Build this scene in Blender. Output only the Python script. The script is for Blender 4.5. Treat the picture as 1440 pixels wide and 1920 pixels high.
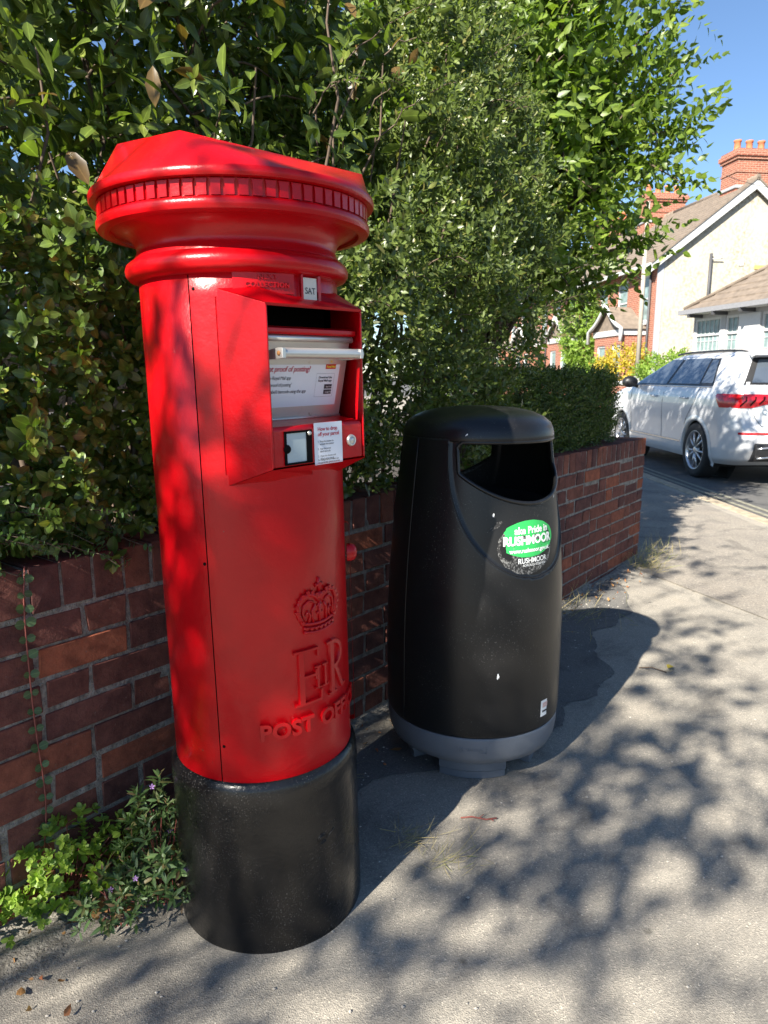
import bpy, bmesh, math, random
import numpy as np
from mathutils import Matrix, Vector
PI = math.pi; R = math.radians
random.seed(7); rng = np.random.default_rng(7)
for o in list(bpy.data.objects): bpy.data.objects.remove(o)
scene = bpy.context.scene
COL = scene.collection

# ------------------------------------------------------------------ camera, sky, sun, exposure
CAM_H = 1.22
cd = bpy.data.cameras.new('camera'); cam = bpy.data.objects.new('camera', cd); COL.objects.link(cam)
cam.location = (0, 0, CAM_H); cam.rotation_euler = (R(90 - 10.887), 0, 0)
cd.sensor_fit = 'VERTICAL'; cd.sensor_height = 36; cd.sensor_width = 27; cd.lens = 36 * 1331 / 1920
cd.clip_start = 0.05; cd.clip_end = 1000
cd.dof.use_dof = True; cd.dof.focus_distance = 1.5; cd.dof.aperture_fstop = 10
scene.camera = cam
SUN_AZ, SUN_EL = R(35.6), R(36.0)          # light travels towards (sin, cos) of this azimuth
world = bpy.data.worlds.new('World'); scene.world = world; world.use_nodes = True
wn = world.node_tree
sky = wn.nodes.new('ShaderNodeTexSky'); sky.sky_type = 'NISHITA'; sky.sun_disc = False
sky.sun_elevation = SUN_EL; sky.sun_rotation = SUN_AZ + PI
sky.altitude = 50; sky.air_density = 1.0; sky.dust_density = 0.1; sky.ozone_density = 5.0
wn.links.new(sky.outputs[0], wn.nodes['Background'].inputs[0]); wn.nodes['Background'].inputs[1].default_value = 0.056
sd = bpy.data.lights.new('sun', 'SUN'); sd.energy = 5.0; sd.angle = R(0.53); sd.color = (1, .94, .83)
sun = bpy.data.objects.new('sun', sd); COL.objects.link(sun)
ld = Vector((math.sin(SUN_AZ) * math.cos(SUN_EL), math.cos(SUN_AZ) * math.cos(SUN_EL), -math.sin(SUN_EL)))
sun.rotation_euler = ld.to_track_quat('-Z', 'Y').to_euler(); sun.location = (-6, -6, 9)
scene.view_settings.view_transform = 'Standard'; scene.view_settings.look = 'None'
scene.view_settings.exposure = 1.75; scene.view_settings.gamma = 1
scene.cycles.max_bounces = 8; scene.cycles.transparent_max_bounces = 8

# ------------------------------------------------------------------ frames
WA = R(37.7)                                    # wall direction, measured from +Y towards +X
Wd = np.array([math.sin(WA), math.cos(WA)]); Nn = np.array([math.cos(WA), -math.sin(WA)])
W0 = np.array([-.105, 2.317])
def WF(s, q, z):                                # wall frame -> world (q grows into the garden)
    s, q, z = np.broadcast_arrays(np.asarray(s, float), np.asarray(q, float), np.asarray(z, float))
    return np.stack([W0[0] + s * Wd[0] - q * Nn[0], W0[1] + s * Wd[1] - q * Nn[1], z], -1)
WALL_RZ = PI / 2 - WA

# ------------------------------------------------------------------ mesh helpers
def tag(o, label=None, cat=None, group=None, kind=None):
    if label: o['label'] = label
    if cat: o['category'] = cat
    if group: o['group'] = group
    if kind: o['kind'] = kind
    return o
def empty(name, loc=(0, 0, 0), rz=0, label=None, cat=None, group=None, parent=None):
    o = bpy.data.objects.new(name, None); COL.objects.link(o); o.location = loc; o.rotation_euler = (0, 0, rz)
    o.empty_display_size = .1; o.parent = parent
    return tag(o, label, cat, group)
def link(name, me, mat=None, parent=None, loc=None, rot=None):
    o = bpy.data.objects.new(name, me); COL.objects.link(o); o.parent = parent
    if mat is not None and len(me.materials) == 0: me.materials.append(mat)
    if loc is not None: o.location = loc
    if rot is not None: o.rotation_euler = rot
    return o
class MB:
    """collects pieces of one mesh"""
    def __init__(s): s.v = []; s.f = []; s.sm = []
    def add(s, v, f, smooth=False):
        b = len(s.v); s.v.extend([tuple(map(float, p)) for p in v]); s.f.extend([tuple(i + b for i in q) for q in f]); s.sm.extend([smooth] * len(f)); return s
    def box(s, x0, x1, y0, y1, z0, z1):
        v = [(x0, y0, z0), (x1, y0, z0), (x1, y1, z0), (x0, y1, z0), (x0, y0, z1), (x1, y0, z1), (x1, y1, z1), (x0, y1, z1)]
        return s.add(v, [(0, 3, 2, 1), (4, 5, 6, 7), (0, 1, 5, 4), (1, 2, 6, 5), (2, 3, 7, 6), (3, 0, 4, 7)])
    def prism(s, poly, d0, d1, axis='y'):
        """poly in (a,b); extruded along axis"""
        n = len(poly)
        def P(a, b, d): return {'y': (a, d, b), 'x': (d, a, b), 'z': (a, b, d)}[axis]
        v = [P(a, b, d0) for a, b in poly] + [P(a, b, d1) for a, b in poly]
        f = [tuple(range(n)), tuple(range(2 * n - 1, n - 1, -1))] + [(i, i + n, (i + 1) % n + n, (i + 1) % n) for i in range(n)]
        return s.add(v, f)
    def lathe(s, prof, n=64, a0=0, a1=2 * PI, smooth=True, cx=0, cy=0, ang=None):
        """prof: (r,z) list; angle psi=0 faces -Y, grows towards +X"""
        full = abs(a1 - a0 - 2 * PI) < 1e-6
        A = np.linspace(a0, a1, n + 1)[: n if full else n + 1]; m = len(A); v = []
        for r, z in prof:
            for a in A: v.append((cx + r * math.sin(a), cy - r * math.cos(a), z))
        f = []
        for i in range(len(prof) - 1):
            for j in range(m if full else m - 1):
                k = (j + 1) % m; f.append((i * m + j, i * m + k, (i + 1) * m + k, (i + 1) * m + j))
        return s.add(v, f, smooth)
    def tube(s, pts, r, n=8, closed=False, smooth=True, caps=True):
        pts = [Vector(p) for p in pts]; m = len(pts); rr = r if hasattr(r, '__len__') else [r] * m; v = []; f = []
        t0 = (pts[1] - pts[0]).normalized(); up = Vector((0, 0, 1)) if abs(t0.z) < .9 else Vector((1, 0, 0)); a = t0.cross(up).normalized()
        for i, p in enumerate(pts):
            q = pts[(i + 1) % m] if (closed or i < m - 1) else p; o = pts[i - 1] if (closed or i > 0) else p
            t = (q - o).normalized(); a = (a - t * a.dot(t)); a = a.normalized() if a.length > 1e-6 else t.orthogonal().normalized(); b = t.cross(a)
            for k in range(n):
                th = 2 * PI * k / n; v.append(p + (a * math.cos(th) + b * math.sin(th)) * rr[i])
        for i in range(m if closed else m - 1):
            for k in range(n):
                j = (i + 1) % m; l = (k + 1) % n; f.append((i * n + k, i * n + l, j * n + l, j * n + k))
        s.add(v, f, smooth)
        if caps and not closed: s.f.append(tuple(len(s.v) - len(v) + k for k in range(n))[::-1]); s.f.append(tuple(len(s.v) - n + k for k in range(n))); s.sm += [False, False]
        return s
    def xform(s, fn): s.v = [tuple(fn(*p)) for p in s.v]; return s
    def mesh(s, name):
        me = bpy.data.meshes.new(name); me.from_pydata(s.v, [], s.f); me.polygons.foreach_set('use_smooth', s.sm); me.update(); return me
    def build(s, name, mat, parent=None, loc=None, rot=None, bevel=0, seg=2, ang=35, sharp=0):
        o = link(name, s.mesh(name), mat, parent, loc, rot)
        if sharp: o.data.set_sharp_from_angle(angle=R(sharp))
        if bevel:
            m = o.modifiers.new('bevel', 'BEVEL'); m.width = bevel; m.segments = seg; m.limit_method = 'ANGLE'; m.angle_limit = R(ang)
            for p in o.data.polygons: p.use_smooth = True
            w = o.modifiers.new('wn', 'WEIGHTED_NORMAL'); w.keep_sharp = False
        return o
def np_mesh(name, V, tris, quads, uv=None, smooth=True):
    me = bpy.data.meshes.new(name); nt, nq = len(tris), len(quads)
    me.vertices.add(len(V)); me.vertices.foreach_set('co', np.ascontiguousarray(V, np.float32).ravel())
    lv = np.concatenate([tris.ravel(), quads.ravel()]).astype(np.int32)
    me.loops.add(len(lv)); me.loops.foreach_set('vertex_index', lv)
    me.polygons.add(nt + nq)
    st = np.concatenate([np.arange(nt) * 3, nt * 3 + np.arange(nq) * 4]).astype(np.int32)
    me.polygons.foreach_set('loop_start', st)
    me.polygons.foreach_set('use_smooth', np.full(nt + nq, smooth))
    if uv is not None:
        l = me.uv_layers.new(name='leaf'); l.data.foreach_set('uv', np.ascontiguousarray(uv[lv], np.float32).ravel())
    me.update(calc_edges=True); me.validate(); return me
def text_geo(body, size, align='CENTER', extrude=0, shear=0, offset=0, spacing=1, res=3, line=1.0):
    cu = bpy.data.curves.new('t', 'FONT'); cu.body = body; cu.size = size; cu.align_x = align; cu.align_y = 'CENTER'
    cu.extrude = extrude; cu.shear = shear; cu.offset = offset; cu.space_character = spacing; cu.resolution_u = res; cu.space_line = line
    ob = bpy.data.objects.new('t', cu); COL.objects.link(ob); dg = bpy.context.evaluated_depsgraph_get()
    me = bpy.data.meshes.new_from_object(ob.evaluated_get(dg)); V = [tuple(v.co) for v in me.vertices]; F = [tuple(p.vertices) for p in me.polygons]
    bpy.data.objects.remove(ob); bpy.data.curves.remove(cu); bpy.data.meshes.remove(me); return V, F

# ------------------------------------------------------------------ materials
def new_mat(name):
    m = bpy.data.materials.new(name); m.use_nodes = True; nt = m.node_tree; return m, nt, nt.nodes['Principled BSDF']
def ramp(nt, stops, fac=None):
    n = nt.nodes.new('ShaderNodeValToRGB'); e = n.color_ramp.elements
    while len(e) < len(stops): e.new(.5)
    for k, (p, c) in enumerate(stops): e[k].position = p; e[k].color = (*c, 1) if len(c) == 3 else c
    if fac is not None: nt.links.new(fac, n.inputs[0])
    return n
def noise(nt, scale, detail=4, rough=.55, vec=None, dist=0):
    n = nt.nodes.new('ShaderNodeTexNoise'); n.inputs['Scale'].default_value = scale; n.inputs['Detail'].default_value = detail
    n.inputs['Roughness'].default_value = rough; n.inputs['Distortion'].default_value = dist
    if vec is None:
        t = nt.nodes.new('ShaderNodeTexCoord'); vec = t.outputs['Object']
    nt.links.new(vec, n.inputs['Vector']); return n
def mixc(nt, fac, a, b, mode='MIX'):
    n = nt.nodes.new('ShaderNodeMix'); n.data_type = 'RGBA'; n.blend_type = mode
    for i, x in ((0, fac), (6, a), (7, b)):
        if hasattr(x, 'is_linked') or hasattr(x, 'links'): nt.links.new(x, n.inputs[i])
        elif i == 0: n.inputs[0].default_value = x
        else: n.inputs[i].default_value = (*x, 1)
    return n.outputs[2]
def bump(nt, b, h, strength, dist):
    n = nt.nodes.new('ShaderNodeBump'); n.inputs['Strength'].default_value = strength; n.inputs['Distance'].default_value = dist
    nt.links.new(h, n.inputs['Height']); nt.links.new(n.outputs[0], b.inputs['Normal']); return n
def simple(name, c, rough=.5, metal=0, var=.12, scale=20, bmp=0, coat=0, spec=.5, bscale=None):
    m, nt, b = new_mat(name); b.inputs['Roughness'].default_value = rough; b.inputs['Metallic'].default_value = metal
    b.inputs['Coat Weight'].default_value = coat; b.inputs['Specular IOR Level'].default_value = spec; b.inputs['Coat Roughness'].default_value = .08
    n = noise(nt, scale); lo = tuple(x * (1 - var) for x in c); hi = tuple(min(1, x * (1 + var)) for x in c)
    r = ramp(nt, [(.3, lo), (.7, hi)], n.outputs['Fac']); nt.links.new(r.outputs[0], b.inputs['Base Color'])
    if bmp: n2 = noise(nt, bscale or scale * 3); bump(nt, b, n2.outputs['Fac'], bmp, .01)
    return m
def speckled(name, c, dust, rough, lo=.62, hi=.75, scale=260, coat=0, bmp=.15, big=5, bl=.45, bh=.7, spec=.28):
    """paint or plastic with dusty speckle in patches"""
    m, nt, b = new_mat(name); b.inputs['Coat Weight'].default_value = coat; b.inputs['Coat Roughness'].default_value = .1; b.inputs['Specular IOR Level'].default_value = spec
    n1 = noise(nt, scale, 3); n2 = noise(nt, big, 4, .6)
    r1 = ramp(nt, [(lo, (0, 0, 0)), (hi, (1, 1, 1))], n1.outputs['Fac']); r2 = ramp(nt, [(bl, (0, 0, 0)), (bh, (1, 1, 1))], n2.outputs['Fac'])
    mul = nt.nodes.new('ShaderNodeMath'); mul.operation = 'MULTIPLY'; nt.links.new(r1.outputs[0], mul.inputs[0]); nt.links.new(r2.outputs[0], mul.inputs[1])
    nt.links.new(mixc(nt, mul.outputs[0], c, dust), b.inputs['Base Color'])
    rr = nt.nodes.new('ShaderNodeMapRange'); nt.links.new(n2.outputs['Fac'], rr.inputs[0]); rr.inputs[3].default_value = rough - .07; rr.inputs[4].default_value = rough + .15
    nt.links.new(rr.outputs[0], b.inputs['Roughness'])
    n3 = noise(nt, 90, 3); bump(nt, b, n3.outputs['Fac'], bmp, .004); return m
M = {}
def red_mat():
    m, nt, b = new_mat('red_paint')
    n1 = noise(nt, 7, 5, .6); r = ramp(nt, [(.3, (.38, .0008, .004)), (.7, (.47, .001, .005))], n1.outputs['Fac'])
    n2 = noise(nt, 60, 4, .7); rc = ramp(nt, [(.715, (0, 0, 0)), (.74, (1, 1, 1))], n2.outputs['Fac'])
    nf = noise(nt, 3.2, 6, .75); rf = ramp(nt, [(.55, (0, 0, 0)), (.72, (.45, .45, .45))], nf.outputs['Fac'])
    nt.links.new(mixc(nt, rc.outputs[0], mixc(nt, rf.outputs[0], r.outputs[0], (.33, .012, .016)), (.22, .06, .055)), b.inputs['Base Color'])
    b.inputs['Roughness'].default_value = .3; b.inputs['Specular IOR Level'].default_value = .3; b.inputs['Coat Weight'].default_value = .12; b.inputs['Coat Roughness'].default_value = .1
    n3 = noise(nt, 45, 5, .65); bump(nt, b, n3.outputs['Fac'], .2, .006); return m
M['red'] = red_mat()
M['plinth'] = speckled('black_gloss_paint', (.006, .006, .0065), (.15, .14, .13), .22, .6, .72, 300, .1, .3, 4, .40, .66, .36)
M['bin'] = speckled('black_plastic', (.0095, .0095, .010), (.14, .14, .13), .30, .62, .75, 240, 0, .05, 4, .44, .66, .42)
M['bin_in'] = simple('black_plastic_inside', (.012, .012, .013), .55)
M['bin_grey'] = simple('grey_plastic', (.125, .138, .16), .5, var=.12, scale=9, bmp=.05)
M['steel'] = speckled('brushed_steel', (.62, .60, .56), (.30, .20, .12), .36, .62, .7, 60, 0, .03, 9, .5, .7)
M['steel'].node_tree.nodes['Principled BSDF'].inputs['Metallic'].default_value = .75
M['paper'] = simple('white_paper', (.74, .75, .80), .42, var=.03)
M['plate'] = simple('cream_tablet', (.60, .56, .48), .4, var=.08)
M['ink'] = simple('dark_ink', (.03, .03, .04), .5)
M['redink'] = simple('red_ink', (.45, .02, .05), .5)
M['rm_red'] = simple('label_red', (.55, .02, .015), .45)
M['rm_yel'] = simple('label_yellow', (.75, .50, .05), .45)
M['black'] = simple('black_gap', (.003, .003, .003), .8, spec=.1)
M['screen'] = simple('scanner_glass', (.42, .50, .52), .12, var=.05, coat=.6)
M['green'] = simple('green_sticker', (.03, .40, .09), .4, var=.05)
M['white'] = simple('white_print', (.75, .76, .75), .5, var=.04)
M['residue'] = speckled('glue_residue', (.022, .022, .022), (.16, .16, .155), .55, .48, .6, 160, 0, .1, 20, .3, .5)
def brick_mat(name, stops, sc=1):
    m, nt, b = new_mat(name); oi = nt.nodes.new('ShaderNodeObjectInfo'); r = ramp(nt, stops, oi.outputs['Random'])
    tc = nt.nodes.new('ShaderNodeTexCoord'); add = nt.nodes.new('ShaderNodeVectorMath'); add.operation = 'ADD'
    mu = nt.nodes.new('ShaderNodeVectorMath'); mu.operation = 'SCALE'; nt.links.new(oi.outputs['Location'], mu.inputs[0]); mu.inputs[3].default_value = 7.3
    nt.links.new(tc.outputs['Object'], add.inputs[0]); nt.links.new(mu.outputs[0], add.inputs[1])
    n1 = noise(nt, 22, 5, .65, add.outputs[0]); r1 = ramp(nt, [(.3, (.55, .55, .58)), (.7, (1.25, 1.2, 1.15))], n1.outputs['Fac'])
    c = mixc(nt, 1, r.outputs[0], r1.outputs[0], 'MULTIPLY')
    n2 = noise(nt, 130, 4, .6, add.outputs[0]); r2 = ramp(nt, [(.66, (0, 0, 0)), (.74, (1, 1, 1))], n2.outputs['Fac'])
    c2 = mixc(nt, r2.outputs[0], c, (.17, .14, .12)); nt.links.new(c2, b.inputs['Base Color']); b.inputs['Roughness'].default_value = .92; b.inputs['Specular IOR Level'].default_value = .15
    n3 = noise(nt, 70, 6, .7, add.outputs[0]); bump(nt, b, n3.outputs['Fac'], .55, .008); return m
M['brick'] = brick_mat('wall_brick', [(0, (.100, .046, .042)), (.3, (.135, .056, .046)), (.6, (.165, .064, .048)), (.88, (.205, .076, .050)), (.97, (.28, .09, .05)), (1, (.12, .058, .05))])
M['mortar'] = simple('mortar', (.21, .193, .168), .95, var=.5, scale=38, bmp=1, bscale=120)
M['grit'] = simple('gritty_dirt', (.20, .183, .155), .95, var=.45, scale=60, bmp=.8, bscale=150)
M['soil'] = simple('soil', (.045, .036, .028), .95, var=.5, scale=40, bmp=1, bscale=90)
def asphalt(name, base, dark, light, sp=.62, patch=1.2, bscale=330, coarse=140):
    m, nt, b = new_mat(name); tc = nt.nodes.new('ShaderNodeTexCoord'); v = tc.outputs['Object']
    n1 = noise(nt, patch, 6, .6, v); r1 = ramp(nt, [(.3, dark), (.7, base)], n1.outputs['Fac'])
    vo = nt.nodes.new('ShaderNodeTexVoronoi'); vo.inputs['Scale'].default_value = bscale; nt.links.new(v, vo.inputs['Vector'])
    hs = nt.nodes.new('ShaderNodeSeparateColor'); nt.links.new(vo.outputs['Color'], hs.inputs[0])
    rs = ramp(nt, [(0, (.74, .74, .74)), (.75, (1.08, 1.07, 1.05)), (.955, (1.14, 1.12, 1.1)), (.985, (1.6, 1.56, 1.5))], hs.outputs[0])
    c = mixc(nt, 1, r1.outputs[0], rs.outputs[0], 'MULTIPLY')
    n2 = noise(nt, 9, 5, .7, v); r2 = ramp(nt, [(sp, (0, 0, 0)), (sp + .12, (.7, .7, .7))], n2.outputs['Fac']); nw = noise(nt, 140, 2, .5, v)
    rw = ramp(nt, [(.5, (0, 0, 0)), (.62, (1, 1, 1))], nw.outputs['Fac']); c2 = mixc(nt, 1, r2.outputs[0], rw.outputs[0], 'MULTIPLY')
    c = mixc(nt, c2, c, light); ns = noise(nt, 3.3, 6, .7, v, .6); rst = ramp(nt, [(.33, (.66, .66, .67)), (.48, (1, 1, 1)), (.7, (1.08, 1.06, 1.03))], ns.outputs['Fac']); c = mixc(nt, 1, c, rst.outputs[0], 'MULTIPLY')
    vg = nt.nodes.new('ShaderNodeTexVoronoi'); vg.inputs['Scale'].default_value = 4.5; nt.links.new(v, vg.inputs['Vector']); rg = ramp(nt, [(.035, (.55, .55, .55)), (.06, (1, 1, 1))], vg.outputs['Distance']); c = mixc(nt, 1, c, rg.outputs[0], 'MULTIPLY'); nt.links.new(c, b.inputs['Base Color']); b.inputs['Roughness'].default_value = .9; b.inputs['Specular IOR Level'].default_value = .3
    mx = nt.nodes.new('ShaderNodeMath'); mx.operation = 'ADD'; nb = noise(nt, coarse, 4, .6, v); nt.links.new(vo.outputs['Distance'], mx.inputs[0]); nt.links.new(nb.outputs['Fac'], mx.inputs[1])
    bump(nt, b, mx.outputs[0], .42, .0035); return m
M['pave'] = asphalt('footway_asphalt', (.325, .298, .252), (.238, .220, .192), (.48, .455, .405))
M['pave2'] = asphalt('old_footway_surface', (.275, .248, .21), (.19, .172, .152), (.46, .43, .38), .6, 2.2, 160, 80)
M['road'] = asphalt('road_asphalt', (.125, .122, .118), (.085, .084, .084), (.25, .24, .22), .66)
M['kerb'] = simple('kerb_stone', (.33, .27, .19), .9, var=.3, scale=14, bmp=.5)
M['yellow'] = simple('worn_yellow_paint', (.21, .20, .15), .8, var=.35, scale=30)
def leaf_mat(name, cols, trans=.3, rough=.38, rib=.25, spec=.5):
    m, nt, b = new_mat(name); g = nt.nodes.new('ShaderNodeNewGeometry'); r = ramp(nt, cols, g.outputs['Random Per Island'])
    uv = nt.nodes.new('ShaderNodeUVMap'); uv.uv_map = 'leaf'; sx = nt.nodes.new('ShaderNodeSeparateXYZ'); nt.links.new(uv.outputs[0], sx.inputs[0])
    ab = nt.nodes.new('ShaderNodeMath'); ab.operation = 'ABSOLUTE'; nt.links.new(sx.outputs[0], ab.inputs[0])
    rr = ramp(nt, [(0, (1 + rib * 2.4,) * 3), (.1, (1, 1, 1)), (1, (.9, .9, .9))], ab.outputs[0])
    n = noise(nt, 35, 3); rn = ramp(nt, [(.3, (.78, .8, .8)), (.7, (1.2, 1.18, 1.1))], n.outputs['Fac'])
    c = mixc(nt, 1, mixc(nt, 1, r.outputs[0], rr.outputs[0], 'MULTIPLY'), rn.outputs[0], 'MULTIPLY')
    nt.links.new(c, b.inputs['Base Color']); b.inputs['Roughness'].default_value = rough; b.inputs['Specular IOR Level'].default_value = spec
    t = nt.nodes.new('ShaderNodeBsdfTranslucent'); nt.links.new(mixc(nt, 1, c, (1.5, 1.7, .7), 'MULTIPLY'), t.inputs[0])
    mx = nt.nodes.new('ShaderNodeMixShader'); mx.inputs[0].default_value = trans; nt.links.new(b.outputs[0], mx.inputs[1]); nt.links.new(t.outputs[0], mx.inputs[2])
    nt.links.new(mx.outputs[0], nt.nodes['Material Output'].inputs[0]); return m
M['leafA'] = leaf_mat('hedge_leaf', [(0, (.05, .085, .018)), (.5, (.085, .135, .024)), (.9, (.13, .185, .035)), (1, (.26, .22, .045))], .3, .33)
M['leafB'] = leaf_mat('privet_leaf', [(0, (.075, .105, .028)), (.5, (.105, .145, .036)), (.9, (.15, .19, .05)), (1, (.21, .19, .065))], .32, .4)
M['leafC'] = leaf_mat('box_leaf', [(0, (.045, .075, .018)), (.6, (.075, .115, .026)), (1, (.12, .16, .04))], .25, .4)
M['leafD'] = leaf_mat('hornbeam_leaf', [(0, (.075, .125, .018)), (.5, (.115, .175, .026)), (1, (.17, .23, .036))], .38, .42)
M['leafP'] = leaf_mat('photinia_leaf', [(0, (.06, .095, .02)), (.6, (.10, .14, .027)), (1, (.16, .19, .04))], .33, .28, .3)
M['leafR'] = leaf_mat('photinia_red_leaf', [(0, (.16, .04, .032)), (.5, (.12, .072, .026)), (1, (.15, .11, .034))], .35, .28, .2)
M['leafV'] = leaf_mat('round_leaf', [(0, (.07, .13, .055)), (1, (.10, .175, .07))], .25, .5)
M['leafW'] = leaf_mat('weed_leaf', [(0, (.15, .25, .035)), (1, (.26, .36, .06))], .35, .5)
M['leafF'] = leaf_mat('herb_leaf', [(0, (.06, .11, .04)), (.8, (.09, .15, .05)), (1, (.16, .10, .05))], .25, .5)
M['leafG'] = leaf_mat('bright_shrub_leaf', [(0, (.13, .22, .03)), (1, (.24, .34, .06))], .35, .5)
M['leafY'] = leaf_mat('yellow_shrub_leaf', [(0, (.34, .26, .03)), (1, (.52, .40, .05))], .35, .5)
M['dry'] = leaf_mat('dry_leaf', [(0, (.22, .10, .04)), (.5, (.36, .20, .08)), (1, (.30, .08, .04))], .2, .7)
M['straw'] = leaf_mat('dry_grass', [(0, (.30, .24, .12)), (.7, (.42, .35, .18)), (1, (.14, .18, .05))], .25, .7)
M['stem'] = simple('stem_bark', (.09, .062, .042), .85, var=.3, scale=60)
M['redstem'] = simple('red_stem', (.22, .06, .045), .6, var=.3, scale=60)
M['petal'] = simple('purple_petal', (.40, .22, .50), .6)

# ------------------------------------------------------------------ leaves
def leaf_geo(L, W, fold=.25, curl=.12, shape='oval', st=None):
    """leaf along +Y, normal +Z -> verts, tris, quads, uv"""
    st = st or {'oval': [(.28, .82), (.62, .95)], 'lance': [(.25, .8), (.6, .85)], 'round': [(.2, .75), (.5, 1.0), (.8, .75)], 'ovate': [(.22, .95), (.58, .78)]}[shape]
    V = [(0, 0, 0)]; U = [(0, 0)]
    for t, w in st:
        y = t * L; z = -curl * L * t * t
        for sx in (-1, 0, 1): V.append((sx * w * W / 2, y, z + abs(sx) * fold * w * W / 2)); U.append((sx * w, t))
    V.append((0, L, -curl * L)); U.append((0, 1)); n = len(st); T = [(0, 2, 1), (0, 3, 2)]; Q = []
    for i in range(n - 1):
        a = 1 + 3 * i; b = a + 3; Q += [(a, a + 1, b + 1, b), (a + 1, a + 2, b + 2, b + 1)]
    a = 1 + 3 * (n - 1); e = len(V) - 1; T += [(a, a + 1, e), (a + 1, a + 2, e)]
    return np.array(V, float), np.array(T), np.array(Q).reshape(-1, 4), np.array(U, float)
def rotm(axis, a):
    x, y, z = axis / np.linalg.norm(axis); c, s = math.cos(a), math.sin(a); C = 1 - c
    return np.array([[c + x * x * C, x * y * C - z * s, x * z * C + y * s], [y * x * C + z * s, c + y * y * C, y * z * C - x * s], [z * x * C - y * s, z * y * C + x * s, c + z * z * C]])
def sprig(leafargs, n, length, pitch=(75, 30), arrange='alt', jit=.25, size=(1, .7), r=random):
    """leaves round a stem along +Z; returns V,T,Q,U and stem points"""
    Vs, Ts, Qs, Us = [], [], [], []; b = 0
    for i in range(n):
        t = i / max(1, n - 1); z = length * (t if arrange != 'ros' else .55 + .45 * t)
        az = {'alt': i * 2.4, 'opp': (i // 2) * PI / 2 + (i % 2) * PI, 'ros': i * 2.4, 'flat': (i % 2) * PI}[arrange] + r.uniform(-jit, jit)
        if arrange == 'opp': z = length * ((i // 2) / max(1, n // 2 - 1))
        p = R(pitch[0] + (pitch[1] - pitch[0]) * t + r.uniform(-14, 14)); sc = (size[0] + (size[1] - size[0]) * t) * r.uniform(.8, 1.15)
        V, T, Q, U = leaf_geo(*leafargs); V = V * sc
        V = V @ rotm(np.array([0., 1, 0]), r.uniform(-.45, .45)).T
        V = V @ rotm(np.array([1., 0, 0]), PI / 2 - p).T           # +Y leaf tips up towards +Z
        V = V @ rotm(np.array([0., 0, 1]), az).T; V = V + [0, 0, z]
        Vs.append(V); Ts.append(T + b); Qs.append(Q + b); Us.append(U); b += len(V)
    return np.concatenate(Vs), np.concatenate(Ts), np.concatenate(Qs), np.concatenate(Us)
def basis(A, roll):
    """rows of unit axes -> rotation matrices whose +Z is the axis"""
    A = A / np.linalg.norm(A, axis=1, keepdims=True); h = np.where(np.abs(A[:, 2:3]) < .95, [[0, 0, 1.]], [[1., 0, 0]])
    X = np.cross(h, A); X /= np.linalg.norm(X, axis=1, keepdims=True); Y = np.cross(A, X); c, s = np.cos(roll)[:, None], np.sin(roll)[:, None]
    return np.stack([X * c + Y * s, -X * s + Y * c, A], -1)
def scatter(name, variants, P, A, S, mat, parent=None, kind='stuff'):
    P = np.asarray(P, float); A = np.asarray(A, float); n = len(P); Rm = basis(A, rng.uniform(0, 2 * PI, n)); pick = rng.integers(0, len(variants), n)
    Vs, Ts, Qs, Us = [], [], [], []; b = 0
    for k, (V, T, Q, U) in enumerate(variants):
        i = np.where(pick == k)[0]
        if not len(i): continue
        W = np.einsum('nij,vj->nvi', Rm[i], V) * np.asarray(S)[i][:, None, None] + P[i][:, None, :]
        off = b + np.arange(len(i)) * len(V); Vs.append(W.reshape(-1, 3)); Ts.append((T[None] + off[:, None, None]).reshape(-1, 3)); Qs.append((Q[None] + off[:, None, None]).reshape(-1, 4))
        Us.append(np.tile(U, (len(i), 1))); b += len(i) * len(V)
    me = np_mesh(name, np.concatenate(Vs), np.concatenate(Ts), np.concatenate(Qs), np.concatenate(Us))
    o = link(name, me, mat, parent)
    if kind: o['kind'] = kind
    return o
def twigs(name, segs, mat, parent=None, n=5):
    mb = MB()
    for pts, r in segs: mb.tube(pts, r, n, caps=False)
    return mb.build(name, mat, parent)
def nvec(k): v = rng.normal(size=(k, 3)); return v / np.linalg.norm(v, axis=1, keepdims=True)
def curve_pts(a, b, sag=0, k=7, wob=0):
    a, b = np.array(a, float), np.array(b, float); t = np.linspace(0, 1, k)[:, None]; p = a + (b - a) * t; p[:, 2] += sag * 4 * (t * (1 - t))[:, 0]
    if wob: p[1:-1] += rng.normal(scale=wob, size=(k - 2, 3))
    return p

# ================================================================== SETTING
def sheet(name, pts, z, mat, thick=0, kind='structure', sub=0):
    mb = MB(); n = len(pts)
    if thick: mb.prism(pts, z - thick, z, 'z')
    else: mb.add([(x, y, z) for x, y in pts], [tuple(range(n))])
    return tag(mb.build(name, mat), kind=kind)
ROADZ = -.05
tag(sheet('ground', [(-250, -120), (250, -120), (250, 400), (-250, 400)], -.06, M['road']))
sheet('road', [(-6, -14), (30, -14), (30, 60), (-20, 60), (-20, 20)], ROADZ, M['road'])
kerb_line = [(3.0, 42), (3.12, 24), (3.2, 12), (3.2, 9), (3.2, 6.5), (3.2, 5.2), (3.16, 4.5), (3.02, 3.8), (2.72, 3.0), (2.2, 2.05), (1.48, 1.09), (.2, -.57), (-1.5, -2.77), (-4.5, -6.65)]
wl = WF(np.array([-6.0, 3.2]), .3, 0)
inner = [(-5.5, 42), (-3.0, 24), (1.4, 8.0), (1.4, 4.9), tuple(wl[1][:2]), tuple(wl[0][:2])]
sheet('pavement', kerb_line + inner[::-1], 0, M['pave'], .25)
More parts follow.
